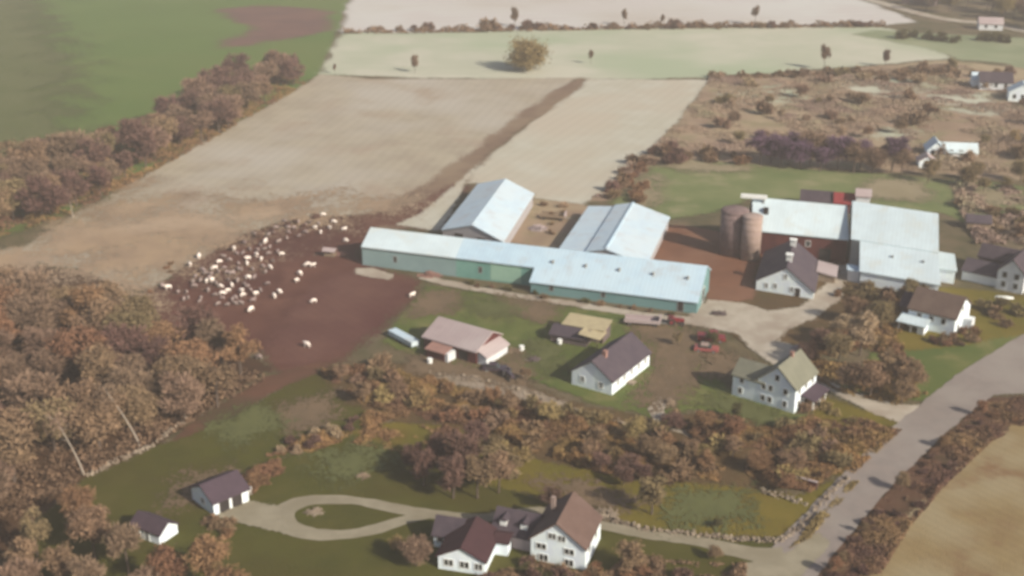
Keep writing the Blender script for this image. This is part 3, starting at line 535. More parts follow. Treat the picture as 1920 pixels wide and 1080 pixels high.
wood([(1820, 176), (1860, 184), (1900, 205), (1960, 215), (1940, 160), (1850, 150)], 5, 5, ['l_olive', 'l_brown', 'l_grey'], (4, 7), 'around the far white farmhouse', 'trees around the far farmhouse')
# middle brush
BR = [(600, 700), (720, 690), (790, 712), (900, 735), (1060, 778), (1200, 800), (1330, 850), (1260, 790), (1380, 800), (1500, 810), (1590, 850), (1560, 890), (1520, 925), (1400, 905), (1250, 905), (1130, 890), (1000, 850), (880, 800), (760, 785), (680, 760)]
shrubs(BR, 55, 2.6, ['l_olive', 'l_brown', 'l_gold', 'l_brown', 'l_russet', 'l_grey'], (.9, 1.9), 'in the brush between the lawns', 'shrubs of the middle brush')
wood([(620, 715), (760, 715), (900, 755), (1100, 800), (1200, 825), (1230, 890), (1130, 880), (1000, 850), (800, 775), (660, 770)], 9, 5, ['l_olive', 'l_brown', 'l_gold', 'l_brown'], (3, 5.5), 'in the brush below the farm lawn', 'young trees of the middle brush', wide=1.3)
wood([(1230, 800), (1290, 790), (1400, 840), (1500, 890), (1490, 930), (1400, 915), (1330, 905), (1240, 880)], 11, 4, ['l_purple', 'l_brown', 'l_russet', 'l_purple'], (2.8, 5), 'in the dark brush below the tall farmhouse', 'dark young trees below the farmhouse', wide=1.4)
wood([(1120, 870), (1220, 890), (1250, 920), (1180, 915), (1110, 890)], 4, 3, ['l_purple', 'l_brown'], (2.8, 4), 'in the dark patch above the front meadow', 'dark young trees above the meadow', wide=1.4)
undergrowth('undergrowth', BR, 140000, .95, 'l_mix', .28, 0, label='tangled brown undergrowth across the middle of the property')
undergrowth('undergrowth', [(1500, 790), (1620, 790), (1690, 810), (1600, 890), (1540, 890)], 9000, .8, 'l_mix', .32, label='yellow brown weeds between the driveway and the road')
# road bank
shrubs([(1550, 1100), (1618, 990), (1705, 893), (1790, 812), (1850, 763), (1925, 752), (1930, 775), (1860, 815), (1780, 885), (1700, 975), (1640, 1060), (1620, 1110)], 30, 2, ['l_brown', 'l_purple', 'l_purple', 'l_russet'], (.4, .85), 'on the bank between the road and the straw field', 'shrubs on the road bank')
undergrowth('undergrowth', [(1520, 1150), (1600, 1005), (1695, 895), (1785, 808), (1850, 756), (1930, 748), (1940, 790), (1860, 830), (1780, 905), (1710, 985), (1650, 1080), (1640, 1150)], 40000, .6, 'l_bank', .26, label='reddish brown weeds on the bank beside the road')
for i, (px, py, h) in enumerate([(1620, 1003, 3.5), (1690, 922, 4.4), (1768, 842, 3.4), (1838, 782, 4.2), (1565, 1080, 4)]):
    plant_tree(rnd.choice(['l_purple', 'l_russet', 'l_brown']), W(px, py), h * .8, 'young bare tree standing on the bank at the edge of the road', group='young trees on the road bank', wide=.8)
undergrowth('weeds', [(1480, 1030), (1595, 905), (1610, 905), (1520, 1010)], 3500, .5, 'l_gold', .25, -.2, label='yellow weeds in the strip between the stone wall and the road')
undergrowth('undergrowth', [(1330, 150), (1600, 134), (1790, 118), (1990, 180), (1990, 330), (1720, 320), (1560, 300), (1300, 292), (1215, 300), (1140, 375), (1110, 370), (1240, 262), (1300, 190)], 120000, .8, 'l_palemix', .36, .05, label='pale tan brush covering the land at the upper right', sc=.07)
undergrowth('hedge', [(645, 64), (900, 61), (1300, 54), (1660, 52), (1660, 48), (1300, 50), (900, 57), (645, 60)], 7000, 1.4, 'l_brown', .7, -.1, label='low brown hedge along the near edge of the far pale field', thing_='hedge')
undergrowth('hedge', [(1330, 150), (1560, 142), (1800, 146), (1800, 134), (1560, 134), (1330, 144)], 5000, 1.5, 'l_brown', .7, 0, label='broken brown hedge below the far pale pasture', thing_='hedge')
undergrowth('undergrowth', WOODP, 40000, 1.0, 'l_brown', .36, -.1, label='brown undergrowth on the floor of the lower left wood')
undergrowth('undergrowth', [(-260, 500), (40, 436), (140, 402), (262, 337), (395, 265), (505, 200), (575, 160), (545, 135), (440, 150), (340, 205), (240, 262), (120, 310), (-200, 350)], 60000, 1.3, 'l_mix', .4, -.1, label='brown undergrowth below the upper left tree belt')
undergrowth('undergrowth', [(1480, 690), (1540, 640), (1600, 600), (1700, 560), (1760, 560), (1690, 620), (1700, 680), (1740, 740), (1680, 762), (1580, 740)], 24000, 1.0, 'l_mix', .3, -.1, label='brown undergrowth under the clump beside the drive')
undergrowth('undergrowth', [(1780, 345), (1930, 350), (1930, 460), (1830, 460), (1800, 400)], 9000, 1.0, 'l_palemix', .45, .05, label='dry weeds in the rough ground right of the big white barn')
undergrowth('undergrowth', [(500, 856), (600, 815), (690, 780), (760, 770), (860, 810), (900, 880), (760, 850), (640, 830), (540, 866)], 8000, .8, 'l_mix', .35, .1, label='low brown weeds crossing the lower lawn')
undergrowth('undergrowth', [(880, 1085), (960, 1066), (1110, 1085), (1200, 1050), (1400, 1060), (1400, 1120), (880, 1130)], 9000, 1.0, 'l_brown', .32, 0, label='brown weeds in the foreground below the farmhouse')
# shrubs by the houses
shrubs([(985, 1052), (1060, 1078), (1110, 1078), (1120, 1062), (1130, 1082), (1060, 1100), (975, 1075)], 15, 1.3, ['l_green', 'l_brown', 'l_russet'], (.7, 1.1), 'at the foot of the white gable of the farmhouse', 'foundation shrubs')
shrubs([(915, 1080), (985, 1050), (1150, 1085), (1250, 1060), (1330, 1085), (1200, 1130), (900, 1120)], 16, 2.4, ['l_brown', 'l_purple', 'l_russet', 'l_brown'], (.8, 1.4), 'in the foreground below the farmhouse', 'foreground shrubs')
shrubs([(455, 905), (480, 888), (530, 872), (525, 888), (475, 930)], 9, 1.5, ['l_russet'], (.8, 1.2), 'in the red bed at the right end of the garage', 'red shrubs by the garage')
shrubs([(400, 975), (440, 988), (425, 1010), (385, 990)], 7, 1.4, ['l_russet', 'l_brown'], (.8, 1.3), 'between the garage and the small white shed', 'shrubs between garage and shed')
shrubs([(500, 850), (580, 812), (680, 780), (690, 800), (600, 835), (540, 862)], 9, 2.6, ['l_brown', 'l_purple', 'l_tan'], (.7, 1.3), 'in the row crossing the lower lawn', 'shrubs crossing the lower lawn')
shrubs([(860, 524), (985, 548), (1130, 572), (1260, 590), (1260, 596), (1130, 580), (985, 556), (850, 530)], 12, 2.5, ['l_green', 'l_brown'], (.5, .9), 'along the front wall of the long barn', 'weeds along the long barn')
shrubs([(1540, 530), (1640, 530), (1750, 545), (1760, 560), (1640, 570), (1560, 580)], 12, 3, ['l_brown', 'l_olive', 'l_russet'], (1, 1.9), 'in front of the big white barn', 'shrubs in front of the big barn')
shrubs([(1740, 640), (1790, 632), (1840, 612), (1850, 630), (1790, 655)], 8, 2, ['l_brown', 'l_russet'], (.9, 1.4), 'in front of the brown roofed house', 'shrubs before the brown roofed house')
shrubs([(1500, 760), (1560, 750), (1600, 790), (1560, 830), (1490, 800)], 9, 2.4, ['l_gold', 'l_brown', 'l_tan'], (.7, 1.3), 'right of the tall farmhouse', 'shrubs right of the tall farmhouse')
shrubs([(1120, 372), (1200, 330), (1215, 375), (1195, 386)], 7, 2.6, ['l_russet', 'l_brown'], (1, 2), 'behind the wide grey barn', 'shrubs behind the wide grey barn')
shrubs([(1000, 380), (1080, 388), (1050, 440), (975, 440)], 6, 3, ['l_brown', 'l_tan'], (.7, 1.3), 'in the yard between the two grey barns', 'weeds between the grey barns')
shrubs([(1800, 385), (1925, 400), (1925, 455), (1830, 450)], 8, 4, ['l_brown', 'l_tan', 'l_olive'], (1, 2), 'in the rough ground right of the big white barn', 'shrubs right of the big barn')
shrubs([(1840, 560), (1925, 575), (1925, 640), (1850, 640)], 5, 3.5, ['l_brown', 'l_olive'], (1, 1.6), 'on the rough grass at the right edge', 'shrubs at the right edge')
shrubs([(480, 430), (540, 414), (610, 408), (600, 425), (520, 440), (440, 470), (420, 468)], 9, 2.4, ['l_purple', 'l_brown'], (.5, .9), 'along the upper edge of the sheep paddock', 'low weeds above the flock')
shrubs([(265, 560), (300, 528), (320, 488), (340, 492), (300, 560)], 5, 2.2, ['l_brown', 'l_russet'], (.5, .9), 'at the left end of the sheep paddock', 'low weeds left of the flock')
shrubs([(930, 840), (1010, 860), (960, 912), (890, 880)], 6, 2.5, ['l_olive', 'l_gold'], (.9, 1.6), 'right of the dark clump above the loop', 'shrubs right of the dark clump')
# birches at the edge of the wood
def birch(px, py, h, lean, label):
    p = W(px, py); o = thing('birch_tree', p, label, 'birch'); m = MB(); a = p.copy(); n = 5
    for i in range(n):
        b = p + Vector((lean[0] * ((i + 1) / n) ** 1.3, lean[1] * (i + 1) / n, h * (i + 1) / n)); m.tube(a, b, .19 * (1 - i / n * .75), .19 * (1 - (i + 1) / n * .75), 7)
        if i > 1: m.tube(b, b + Vector((rnd.uniform(-1.2, 1.2), rnd.uniform(-1, 1), rnd.uniform(.6, 1.4))), .05, .015, 5)
        a = b
    m.build('trunk', M['birch'], o)
    P = np.array([[rnd.gauss(lean[0], 1.0), rnd.gauss(lean[1], 1.0), h + rnd.gauss(-.4, 1.0)] for _ in range(260)])
    V, F = leaf_mesh(P, .3, 1.8); c = bpy.data.objects.new('crown', np_mesh('crown', V, F, M['l_grey'])); COL.objects.link(c); c.parent = o
birch(263, 838, 10.5, (-4.2, -.5), 'tall leaning birch with a pale trunk at the stone wall')
birch(158, 892, 10, (-3.2, 0), 'leaning birch with pale trunk where the stone wall meets the wood')
birch(204, 812, 3.2, (-1.0, 0), 'short pale birch stem between the two tall birches')
birch(483, 186, 10, (-.3, 0), 'pale birch trunk in the tree belt beside the stubble field')
birch(137, 408, 6, (-.4, 0), 'pale birch stem at the left end of the tree belt')

# ------------------------------------------------------------------ long barn
fr = Fr((680, 497), (1000, 537)); L = fr.L
root = thing('long_barn', fr.p(L, 3, 0), 'very long low barn with pale metal roof and blue green front wall', 'barn')
RZ = 7.4; ry = 5.0; zB = RZ - .52 * 5; L2 = 80.2; xs1 = L * .56; yA = -3.7; zA = RZ - .52 * (ry - yA); x2 = L + .6
gab(root, fr, 'x', [(0, zB), (ry, RZ), (10, zB)], 0, xs1, M['wallblue'], M['roofwhite'], lov=0)
gab(root, fr, 'x', [(0, zB), (ry, RZ), (10, zB)], xs1, x2, M['wallgreen'], M['roofblue'], lov=0)
gab(root, fr, 'x', [(yA, zA), (ry, RZ + .004), (10, zB + .004)], x2, 76.6, M['wallteal'], M['roofblue'], lov=.25)
m = MB(); m.box(fr, xs1 + 8, xs1 + 15, -.03, .01, .3, zB - .4); m.build('panel', mat('light green siding', [(.42, .60, .48), (.38, .56, .45)], scale=.5), root)
for x in (8.1, L * .70):
    opening(root, fr, 'F', x, 1.7, .7, 1.3, M['greytrim'], M['glass'])
for x in (x2 + 4.6, x2 + 15.9): opening(root, fr, 'F', x, 1.15, .8, 1.2, M['greytrim'], M['glass'], at=yA)
opening(root, fr, 'F', 73.2, .1, 1.2, 2.2, M['greytrim'], M['dark'], name='door', at=yA, inn='door_panel')
opening(root, fr, 'R', 3.0, .1, 2.6, 3.0, M['trim'], M['dark'], name='door', at=76.6, inn='door_panel')
for i in range(5):
    x = x2 + 3.4 + i * 7.3; y = 1.2; z = RZ - .52 * (ry - y)
    m = MB(); c = fr.p(x, y, 0); m.cyl((c.x, c.y), .28, .28, z - .1, z + .5, 12); v = m.build('roof_vent', M['greytrim'], root)
    m = MB(); m.cyl((c.x, c.y), .4, .1, z + .52, z + .75, 12); m.build('vent_cap', M['greytrim'], v)
# ------------------------------------------------------------------ grey barn left behind it
vd = ((942, 452), (1000, 362), 3.5)
fr = Fr((830, 430), (942, 452), vdir=vd, za=3.5); L = fr.L
root = thing('barn', fr.p(L / 2, 17, 0), 'grey gable barn with two dark openings behind the left part of the long barn', 'barn', None)
gab(root, fr, 'y', ridge(0, L, 3.6, 6.2, .5), 0, 36.5, M['wallgrey'], M['roofpale'])
for x in (4.5, 10.7): opening(root, fr, 'F', x, 2.0, 2.3, 1.3, M['wallgrey'], M['dark'], name='opening', inn='dark_panel')
# ------------------------------------------------------------------ wide grey barn
vd = ((1210, 493), (1255, 402), 3.5)
fr = Fr((1047, 468), (1210, 493), vdir=vd, za=3.5); L = fr.L
root = thing('barn', fr.p(L / 2, 16, 0), 'wide grey barn with a broken roof slope behind the right part of the long barn', 'barn')
gab(root, fr, 'y', [(0, 3.1), (6.4, 3.9), (6.6, 4.3), (11.3, 5.5), (L, 3.2)], 0, 33.5, M['wallgrey'], M['roofpale'])
m = MB(); m.box(fr, 11.1, 11.5, -.3, 33.8, 5.3, 5.7); m.build('ridge_cap', M['roofblue'], root)
opening(root, fr, 'F', 4.2, 2.0, 3.6, 1.0, M['wallgrey'], M['dark'], name='opening', inn='dark_panel')
# ------------------------------------------------------------------ white roofed red barn and big white barn
fr = Fr((1410, 476), (1590, 495), vdir=((1590, 495), (1593, 388), 0, 11.6)); L = fr.L - .7
root = thing('red_barn', fr.p(L / 2, 6, 0), 'long dark red barn with bright white roof between the silos and white barn', 'barn')
gab(root, fr, 'x', ridge(0, 13.5, 6.2, 11.6, .5), 0, L, M['redwall'], M['roofwhite'])
m = MB(); m.box(fr, 2.2, 3.3, 3.2, 4.3, 8.2, 10.2); m.build('roof_hatch', M['dark'], root)
opening(root, fr, 'F', L - 4.6, .1, 2.6, 3, M['redwall'], M['dark'], name='door', inn='door_panel')
opening(root, fr, 'F', L - 8.5, 3.3, 1.0, 1.2, M['trim'], M['glass'])
fr = Fr((1594, 531), (1757, 560), vdir=((1594, 531), (1602, 388), 0, 12.9)); L = fr.L
root = thing('white_barn', fr.p(L / 2, 12, 0), 'largest white barn, its bright roof reaching low in front', 'barn')
gab(root, fr, 'x', [(0, 3.4), (9.6, 6.9)], 2.0, L, M['white'], M['roofwhite'], wname='lean_to_wall', rname='lean_to_roof')
gab(root, fr, 'x', [(9.8, 7.3), (18.4, 12.9), (27, 7.3)], 0, L, mat('dull greenish grey siding', [(.44, .46, .42), (.39, .41, .38)], scale=.5), M['roofwhite'], ov=.5)
gab(root, fr, 'x', [(10.6, 3.3), (17, 4.5)], L + .05, L + 4.4, M['white'], M['roofwhite'], wname='annex_wall', rname='annex_roof')
m = MB(); m.box(fr, -.6, 1.8, .8, 4.0, 0, 2.6); m.build('porch', M['whitegrey'], root)
m = MB(); m.box(fr, -.9, 2.0, .6, 4.2, 2.62, 2.8); m.build('porch_roof', M['roofpale'], root)
for y, z in ((14.5, 4.5), (22, 4.5), (18.3, 8.5)): opening(root, fr, 'R', y, z, 1, 1.4, M['greytrim'], M['glass'], at=L)
for x in (8.5, 15): m = MB(); m.box(fr, x, x + .5, 5.5, 6.0, 5.1, 5.9); m.build('roof_vent', M['greytrim'], root)
# red shed and dark shed behind
fr = Fr((1563, 396), ang=-12); root = thing('shed', fr.p(2, 2, 0), 'small shed with red roof peeping over the white roof of the long red barn', 'shed')
fr.a = W(1563, 398); gab(root, fr, 'x', ridge(0, 5, 2.8, 4.6), 0, 5, M['redwall'], M['redroof'])
fr = Fr((1500, 392), ang=-14); root = thing('shed', fr.p(3, 3, 0), 'low shed with dark purplish roof behind the long red barn', 'shed')
gab(root, fr, 'x', ridge(0, 6, 2.6, 4.4), 0, 8, M['greyshed'], M['slate'])
fr = Fr((1602, 402), ang=-14); root = thing('shed', fr.p(1, 1, 0), 'tiny pale shed at the back left corner of the big white barn', 'shed')
gab(root, fr, 'x', ridge(0, 3.5, 5.2, 6.4), 0, 3.4, M['whitegrey'], M['pinkroof'])
# ------------------------------------------------------------------ silos
def silo(px, py, r, h, mk, label, cap, group=None):
    c = W(px, py); c.z = 0; c.y += r; root = thing('silo', c.copy(), label, 'silo', group); n = 36
    m = MB(); m.cyl(c, r, r, 0, h, n); m.build('wall', M[mk], root, True)
    for k in range(int(h / 1.6)):
        m = MB(); m.cyl(c, r + .05, r + .05, .9 + k * 1.6, 1.0 + k * 1.6, n); m.build('hoop', M['greyshed'] if mk == 'silo' else M['wood'], root)
    # low dome
    m = MB(); V = []; 
    for i in range(4):
        a0, a1 = i / 4 * 1.5, (i + 1) / 4 * 1.5
        m.cyl(c, (r + .15) * math.cos(a0), max(.05, (r + .15) * math.cos(a1)), h + .02 + r * .28 * math.sin(a0), h + .021 + r * .28 * math.sin(a1), n)
    m.build('dome', cap, root); return root, c
silo(1377, 484, 3.1, 10.4, 'silo', 'large silo toned as shaded at the left end of the white roofed red barn', M['silo'])
silo(1409, 492, 2.2, 10.2, 'silopale', 'slimmer silo toned as sunlit, beside the one toned as shaded', M['silopale'])
fr = Fr((1384, 470), ang=-14); root = thing('silo_chute', fr.p(1, 4, 0), 'white covered conveyor running from the silos to the barn roof', 'conveyor')
m = MB(); m.box(fr, -.5, 5.5, 3.6, 4.6, 11.7, 12.5); m.build('chute', M['trim'], root)
m = MB(); m.box(fr, 4.6, 5.0, 3.9, 4.3, 0, 11.68); m.build('post', M['greytrim'], root)

# ------------------------------------------------------------------ dark roofed white gable house with cupolas
vd = ((1474, 507), (1489, 449), 6)
fr = Fr((1417, 544), (1519, 561), vdir=vd); L = fr.L
root = thing('white_barn_house', fr.p(L / 2, 9, 0), 'white gabled barn with steep dark roof and two white cupolas beside the orange dirt yard', 'barn')
gab(root, fr, 'y', [(0, 2.5), (6.2, 6.3), (L + .6, 2.0)], 0, 18, M['white'], M['slate2'])
for y in (4.8, 14.5):
    m = MB(); m.box(fr, 5.7, 6.9, y - .6, y + .6, 5.9, 7.4); c = m.build('cupola', M['trim'], root)
    m = MB(); m.box(fr, 5.5, 7.1, y - .8, y + .8, 7.41, 7.6); m.build('cupola_roof', M['trim'], c)
for x, z in ((2.2, 1.0), (4.1, 1.2), (7.6, 1.0), (6.1, 3.6)): opening(root, fr, 'F', x, z, .7, 1.0, M['trim'], M['greytrim'])
opening(root, fr, 'F', 8.9, .1, 1.1, 1.9, M['trim'], M['dark'], name='door', inn='door_panel')
gab(root, fr, 'y', [(L + .7, 2.4), (L + 4.5, 1.9)], 11, 17.4, M['wood'], M['pinkroof'], wname='lean_to_wall', rname='lean_to_roof')

# ------------------------------------------------------------------ dark roofed white house
fr = Fr((1072, 721), (1147, 742)); L = fr.L; D = 14.5
root = thing('house', fr.p(L / 2, 7, 0), 'small white house with long dark grey roof and low chimney on the farm lawn', 'house')
gab(root, fr, 'y', ridge(0, L, 3.0, 5.9), 0, D, M['white'], M['slate2'], ov=.3)
m = MB(); m.box(fr, L * .5 + .25, L * .5 + .95, 3.2, 3.9, 4.8, 6.6); m.build('chimney', M['pinkwall'], root)
opening(root, fr, 'F', 2.2, 1.2, .8, 1.0, M['trim'], M['greytrim']); opening(root, fr, 'F', 5.9, .9, .9, 1.1, M['trim'], M['greytrim'])
for y in (2.2, 4.6, 7.4, 10.2, 12.8): opening(root, fr, 'R', y, 1.2, .8, 1.0, M['trim'], M['greytrim'], at=L)
m = MB(); m.box(fr, L, L + 1.3, 5.4, 7.0, 0, .4); m.build('step', M['stone'], root)

# ------------------------------------------------------------------ tall farmhouse
fr = Fr((1372, 741), (1488, 776)); L = fr.L; xm = 4.8
root = thing('farmhouse', fr.p(L / 2, 4, 0), 'tall white two storey farmhouse with grey green roof above the brush', 'house')
gab(root, fr, 'y', ridge(xm, L, 4.9, 8.1), 0, 8.6, M['white'], M['greenroof'], ov=.3)
gab(root, fr, 'x', ridge(.02, 5.6, 4.3, 6.3), 0, xm + 1.0, M['white'], M['greenroof'], ov=.25, wname='wing_wall', rname='wing_roof')
for x, z in ((1.55, .9), (1.75, 3.0), (5.9, .8), (7.2, .8), (5.9, 3.0), (7.2, 3.0), (10.0, .8), (10.0, 3.1), (8.3, 5.3)):
    opening(root, fr, 'F', x, z, .72, 1.05, M['trim'], M['glass'])
for y in (1.6, 4.3, 7): opening(root, fr, 'R', y, 3.2, .7, 1.0, M['trim'], M['glass'], at=L)
for y in (1.6, 7): opening(root, fr, 'R', y, .9, .7, 1.0, M['trim'], M['glass'], at=L)
gab(root, fr, 'y', [(L + .02, 2.7), (L + 2.4, 2.2)], 2.6, 8.2, M['white'], M['purple'], wall=False, rname='porch_roof', t=.15)
for y in (2.8, 5.4, 8.0):
    m = MB(); m.box(fr, L + 2.1, L + 2.3, y - .1, y + .1, 0, 2.1); m.build('porch_post', M['trim'], root)
m = MB(); m.box(fr, L + .01, L + 2.4, 2.7, 8.1, 0, .35); m.build('porch_floor', M['wood'], root)
m = MB(); m.box(fr, xm + 3.2, xm + 3.8, 5, 5.6, 7.2, 8.9); m.build('chimney', M['pinkwall'], root)

# ------------------------------------------------------------------ brown roofed house
fr = Fr((1700, 611), (1787, 632)); L = fr.L; D = 9.4
root = thing('house', fr.p(L / 2, 4, 0), 'white house with brown roof and small white porch near the tree clump', 'house')
gab(root, fr, 'x', ridge(0, D, 4.1, 7.0), 0, L, M['white'], M['brownroof'])
for x in (2.2, 4.6, 7.0): opening(root, fr, 'F', x, 2.2, .8, 1.1, M['trim'], M['glass'])
for y, z in ((2.2, 1.0), (6.4, 1.0), (4.3, 3.9)): opening(root, fr, 'R', y, z, .8, 1.1, M['trim'], M['glass'], at=L)
gab(root, fr, 'x', [(-3.0, 2.1), (-.02, 2.6)], -.9, 4.4, M['white'], M['roofwhite'], wall=False, rname='porch_roof', t=.2)
for x in (-.7, 1.7, 4.2):
    m = MB(); m.box(fr, x - .12, x + .12, -2.9, -2.66, 0, 1.88); m.build('porch_post', M['trim'], root)
m = MB(); m.box(fr, 3.0, 4.3, -2.8, -.1, 0, 1.8); m.build('entry', M['white'], root)
m = MB(); m.box(fr, L + .01, L + 1.8, 5.2, 7.2, 0, 2.2); m.build('bulkhead', M['whitegrey'], root)
gab(root, fr, 'x', ridge(2.6, 8, 3.3, 5.2), -2.6, -.05, M['greyshed'], M['purple'], wname='wing_wall', rname='wing_roof')

# ------------------------------------------------------------------ houses right edge
fr = Fr((1866, 541), (1916, 552)); L = fr.L
root = thing('house', fr.p(L / 2, 4, 0), 'pale grey gabled house with dark roof at the right edge', 'house')
gab(root, fr, 'y', ridge(0, L, 4.6, 7.4), 0, 9, M['whitegrey'], M['slate'])
gab(root, fr, 'x', ridge(1.0, 7.5, 2.5, 4.2), -7.6, -.02, M['whitegrey'], M['slate2'], wname='wing_wall', rname='wing_roof')
gab(root, fr, 'x', ridge(8.0, 13, 4.0, 6.0), -6.5, 3.0, M['greyshed'], M['slate'], wname='rear_wall', rname='rear_roof')
for x, z in ((1.5, .9), (4, .9), (1.5, 3.0), (4, 3.0)): opening(root, fr, 'F', x, z, .8, 1.1, M['greytrim'], M['glass'])
fr = Fr((1812, 430), ang=-12); root = thing('shed', fr.p(2, 2, 0), 'small grey and tan shed in the rough ground right of the big white barn', 'shed')
gab(root, fr, 'x', ridge(0, 4, 2.2, 3.4), 0, 5.5, M['wood'], M['slate2'])
fr = Fr((1866, 560), ang=-10); root = thing('rowing_boat', fr.p(1.5, .5, 0), 'upturned pale boat lying on the grass in front of the pale grey house', 'boat')
m = MB(); c0 = fr.p(0, .5, 0)
prev = None
for i in range(9):
    t = i / 8; wd = .75 * math.sin(math.pi * (.08 + .84 * t)) ** .7; hh = .55 * math.sin(math.pi * (.08 + .84 * t)) ** .5
    ring = [fr.p(3.8 * t, .5 + wd * math.cos(a), .02 + hh * math.sin(a)) for a in [math.pi * k / 6 for k in range(7)]]
    if prev: m.poly_prism(prev, ring)
    prev = ring
m.build('hull', M['trim'], root); m = MB(); m.box(fr, .2, 3.6, .46, .54, .5, .62); m.build('keel', M['greytrim'], root)

# far white buildings
def farhouse(px, py, ang, w_, d_, he, hr, wm, rm, axis, label, wins=2, name='house', cat='house'):
    fr = Fr((px, py), ang=ang); root = thing(name, fr.p(w_ / 2, d_ / 2, 0), label, cat)
    if axis == 'x': gab(root, fr, 'x', ridge(0, d_, he, hr), 0, w_, M[wm], M[rm])
    else: gab(root, fr, 'y', ridge(0, w_, he, hr), 0, d_, M[wm], M[rm])
    for i in range(wins): opening(root, fr, 'F', w_ * (i + .7) / (wins + .4), he * .35, .9, 1.3, M['greytrim'], M['glass'])
    return root
farhouse(1752, 292, -8, 12, 5, 1.6, 3.6, 'whitegrey', 'roofwhite', 'x', 'long low far shed with a white roof beyond the purple tree belt', 4, 'shed', 'shed')
farhouse(1738, 296, -8, 5, 6, 2.6, 5.0, 'white', 'roofpale', 'y', 'small white far house at the left end of the long low white roofed shed', 2)
farhouse(1722, 316, -8, 4.6, 4, 2.4, 3.8, 'white', 'pinkroof', 'y', 'smallest white far shed, in front of the purple tree belt', 1, 'shed', 'shed')
farhouse(1890, 190, -16, 9, 7, 3.4, 6.2, 'white', 'roofwhite', 'y', 'white far farmhouse at the right edge with a white gable', 3)
farhouse(1836, 168, -10, 11, 6, 3.2, 6.0, 'whitegrey', 'slate', 'x', 'dark roofed far farmhouse beyond the white gabled one', 3)
farhouse(1822, 163, -10, 6, 5, 3.0, 5.0, 'white', 'roofpale', 'x', 'small pale roofed far shed left of the dark roofed farmhouse', 1, 'shed', 'shed')
farhouse(1835, 56, -12, 10, 7, 3, 5.2, 'whitegrey', 'pinkroof', 'x', 'pale building beside the far road at the top right', 2)
farhouse(1690, 8, -25, 16, 8, 3, 5.6, 'greyshed', 'slate2', 'x', 'grey roofed building beyond the far road at the top edge', 2)

# ------------------------------------------------------------------ pink roofed shed and its neighbours
fr = Fr((795, 655), (893, 684)); L = fr.L
root = thing('cow_shed', fr.p(L / 2, 4, 0), 'red walled shed with a wide pinkish white roof and lean to beside the paddock', 'shed')
gab(root, fr, 'x', [(0, 2.9), (5.2, 5.0), (8.2, 3.4)], 0, L, M['redwall'], M['pinkroof'])
gab(root, fr, 'x', [(-2.6, 1.9), (-.05, 2.45)], 2.6, 6.8, M['redwall'], M['pinkwall'], wname='lean_to_wall', rname='lean_to_roof', t=.15, ov=.2)
m = MB(); m.box(fr, 6.9, 7.6, -2.5, -.05, 0, 1.9); m.build('end_wall', M['whitegrey'], root)
opening(root, fr, 'F', 9.3, .1, 2.2, 2.0, M['redwall'], M['dark'], name='opening', inn='dark_panel')
gab(root, fr, 'y', [(L + .05, 3.0), (L + 2.0, 2.1)], .4, 7.5, M['whitegrey'], M['pinkroof'], wname='annex_wall', rname='annex_roof', t=.2)
fr = Fr((728, 632), (772, 656)); L = fr.L
root = thing('trailer', fr.p(L / 2, 1, 0), 'long white flat topped trailer standing left of the pinkish roofed shed', 'trailer')
m = MB(); m.box(fr, 0, L, 0, 1.9, .55, 1.5); m.build('box', M['roofpale'], root)
for x in (L * .35, L * .5):
    for y in (.02, 1.66):
        m = MB(); a = fr.p(x, y, .36); b = fr.p(x, y + .22, .36); m.tube(a, b, .36, .36, 14); m.build('wheel', M['tyre'], root)
m = MB(); m.box(fr, L, L + 1.2, .9, 1.05, .5, .62); m.build('hitch', M['greytrim'], root)
fr = Fr((1032, 640), (1098, 652)); L = fr.L
root = thing('open_shed', fr.p(L / 2, 3, 0), 'low dark shed with a yellowish sheet roof on the farm lawn', 'shed')
gab(root, fr, 'x', [(0, 1.9), (2.0, 2.9), (4.2, 2.2)], 0, L, M['greyshed'], M['slate2'])
gab(root, fr, 'x', [(3.0, 2.95), (7.0, 3.4)], 1.5, L + 2.5, M['greyshed'], M['yellow'], wname='rear_wall', rname='rear_roof', t=.15)
gab(root, fr, 'y', [(L - 1.0, 2.95), (L + 2.7, 2.5)], -.4, 3.2, M['greyshed'], M['yellow'], wall=False, rname='awning', t=.12)
for x, y in ((L + 2.4, -.2), (L + 2.4, 2.9)):
    m = MB(); m.box(fr, x - .07, x + .07, y - .07, y + .07, 0, 2.45); m.build('post', M['wood'], root)

# ------------------------------------------------------------------ bottom farmhouse
vd = ((1040, 984), (1067, 934), 6.8)
fr = Fr((995, 1049), (1097, 1071), vdir=vd); L = fr.L
root = thing('farmhouse', fr.p(L / 2, 4, 0), 'white farmhouse with tan main roof, two small dormers and a maroon roofed wing', 'house')
gab(root, fr, 'y', ridge(0, L, 3.8, 6.9, .47), 0, 8.3, M['white'], M['tanroof'], ov=.25)
for x, z, w_ in ((1.55, 2.15, 1.35), (5.6, 2.15, 1.35), (3.1, 4.1, 1.0), (4.5, 4.0, 1.0)): opening(root, fr, 'F', x, z, w_, .85, M['trim'], M['glass'], mull=True)
for x, z, w_ in ((1.9, .3, 1.2), (5.6, .3, 1.2)): opening(root, fr, 'F', x, z, w_, 1.0, M['trim'], M['glass'], mull=True)
for y in (2, 5.6): opening(root, fr, 'R', y, 1.8, .8, 1.1, M['trim'], M['glass'], at=L)
m = MB(); m.box(fr, 1.3, 1.9, 5.3, 5.9, 5.2, 7.2); m.build('chimney', M['silopale'], root)
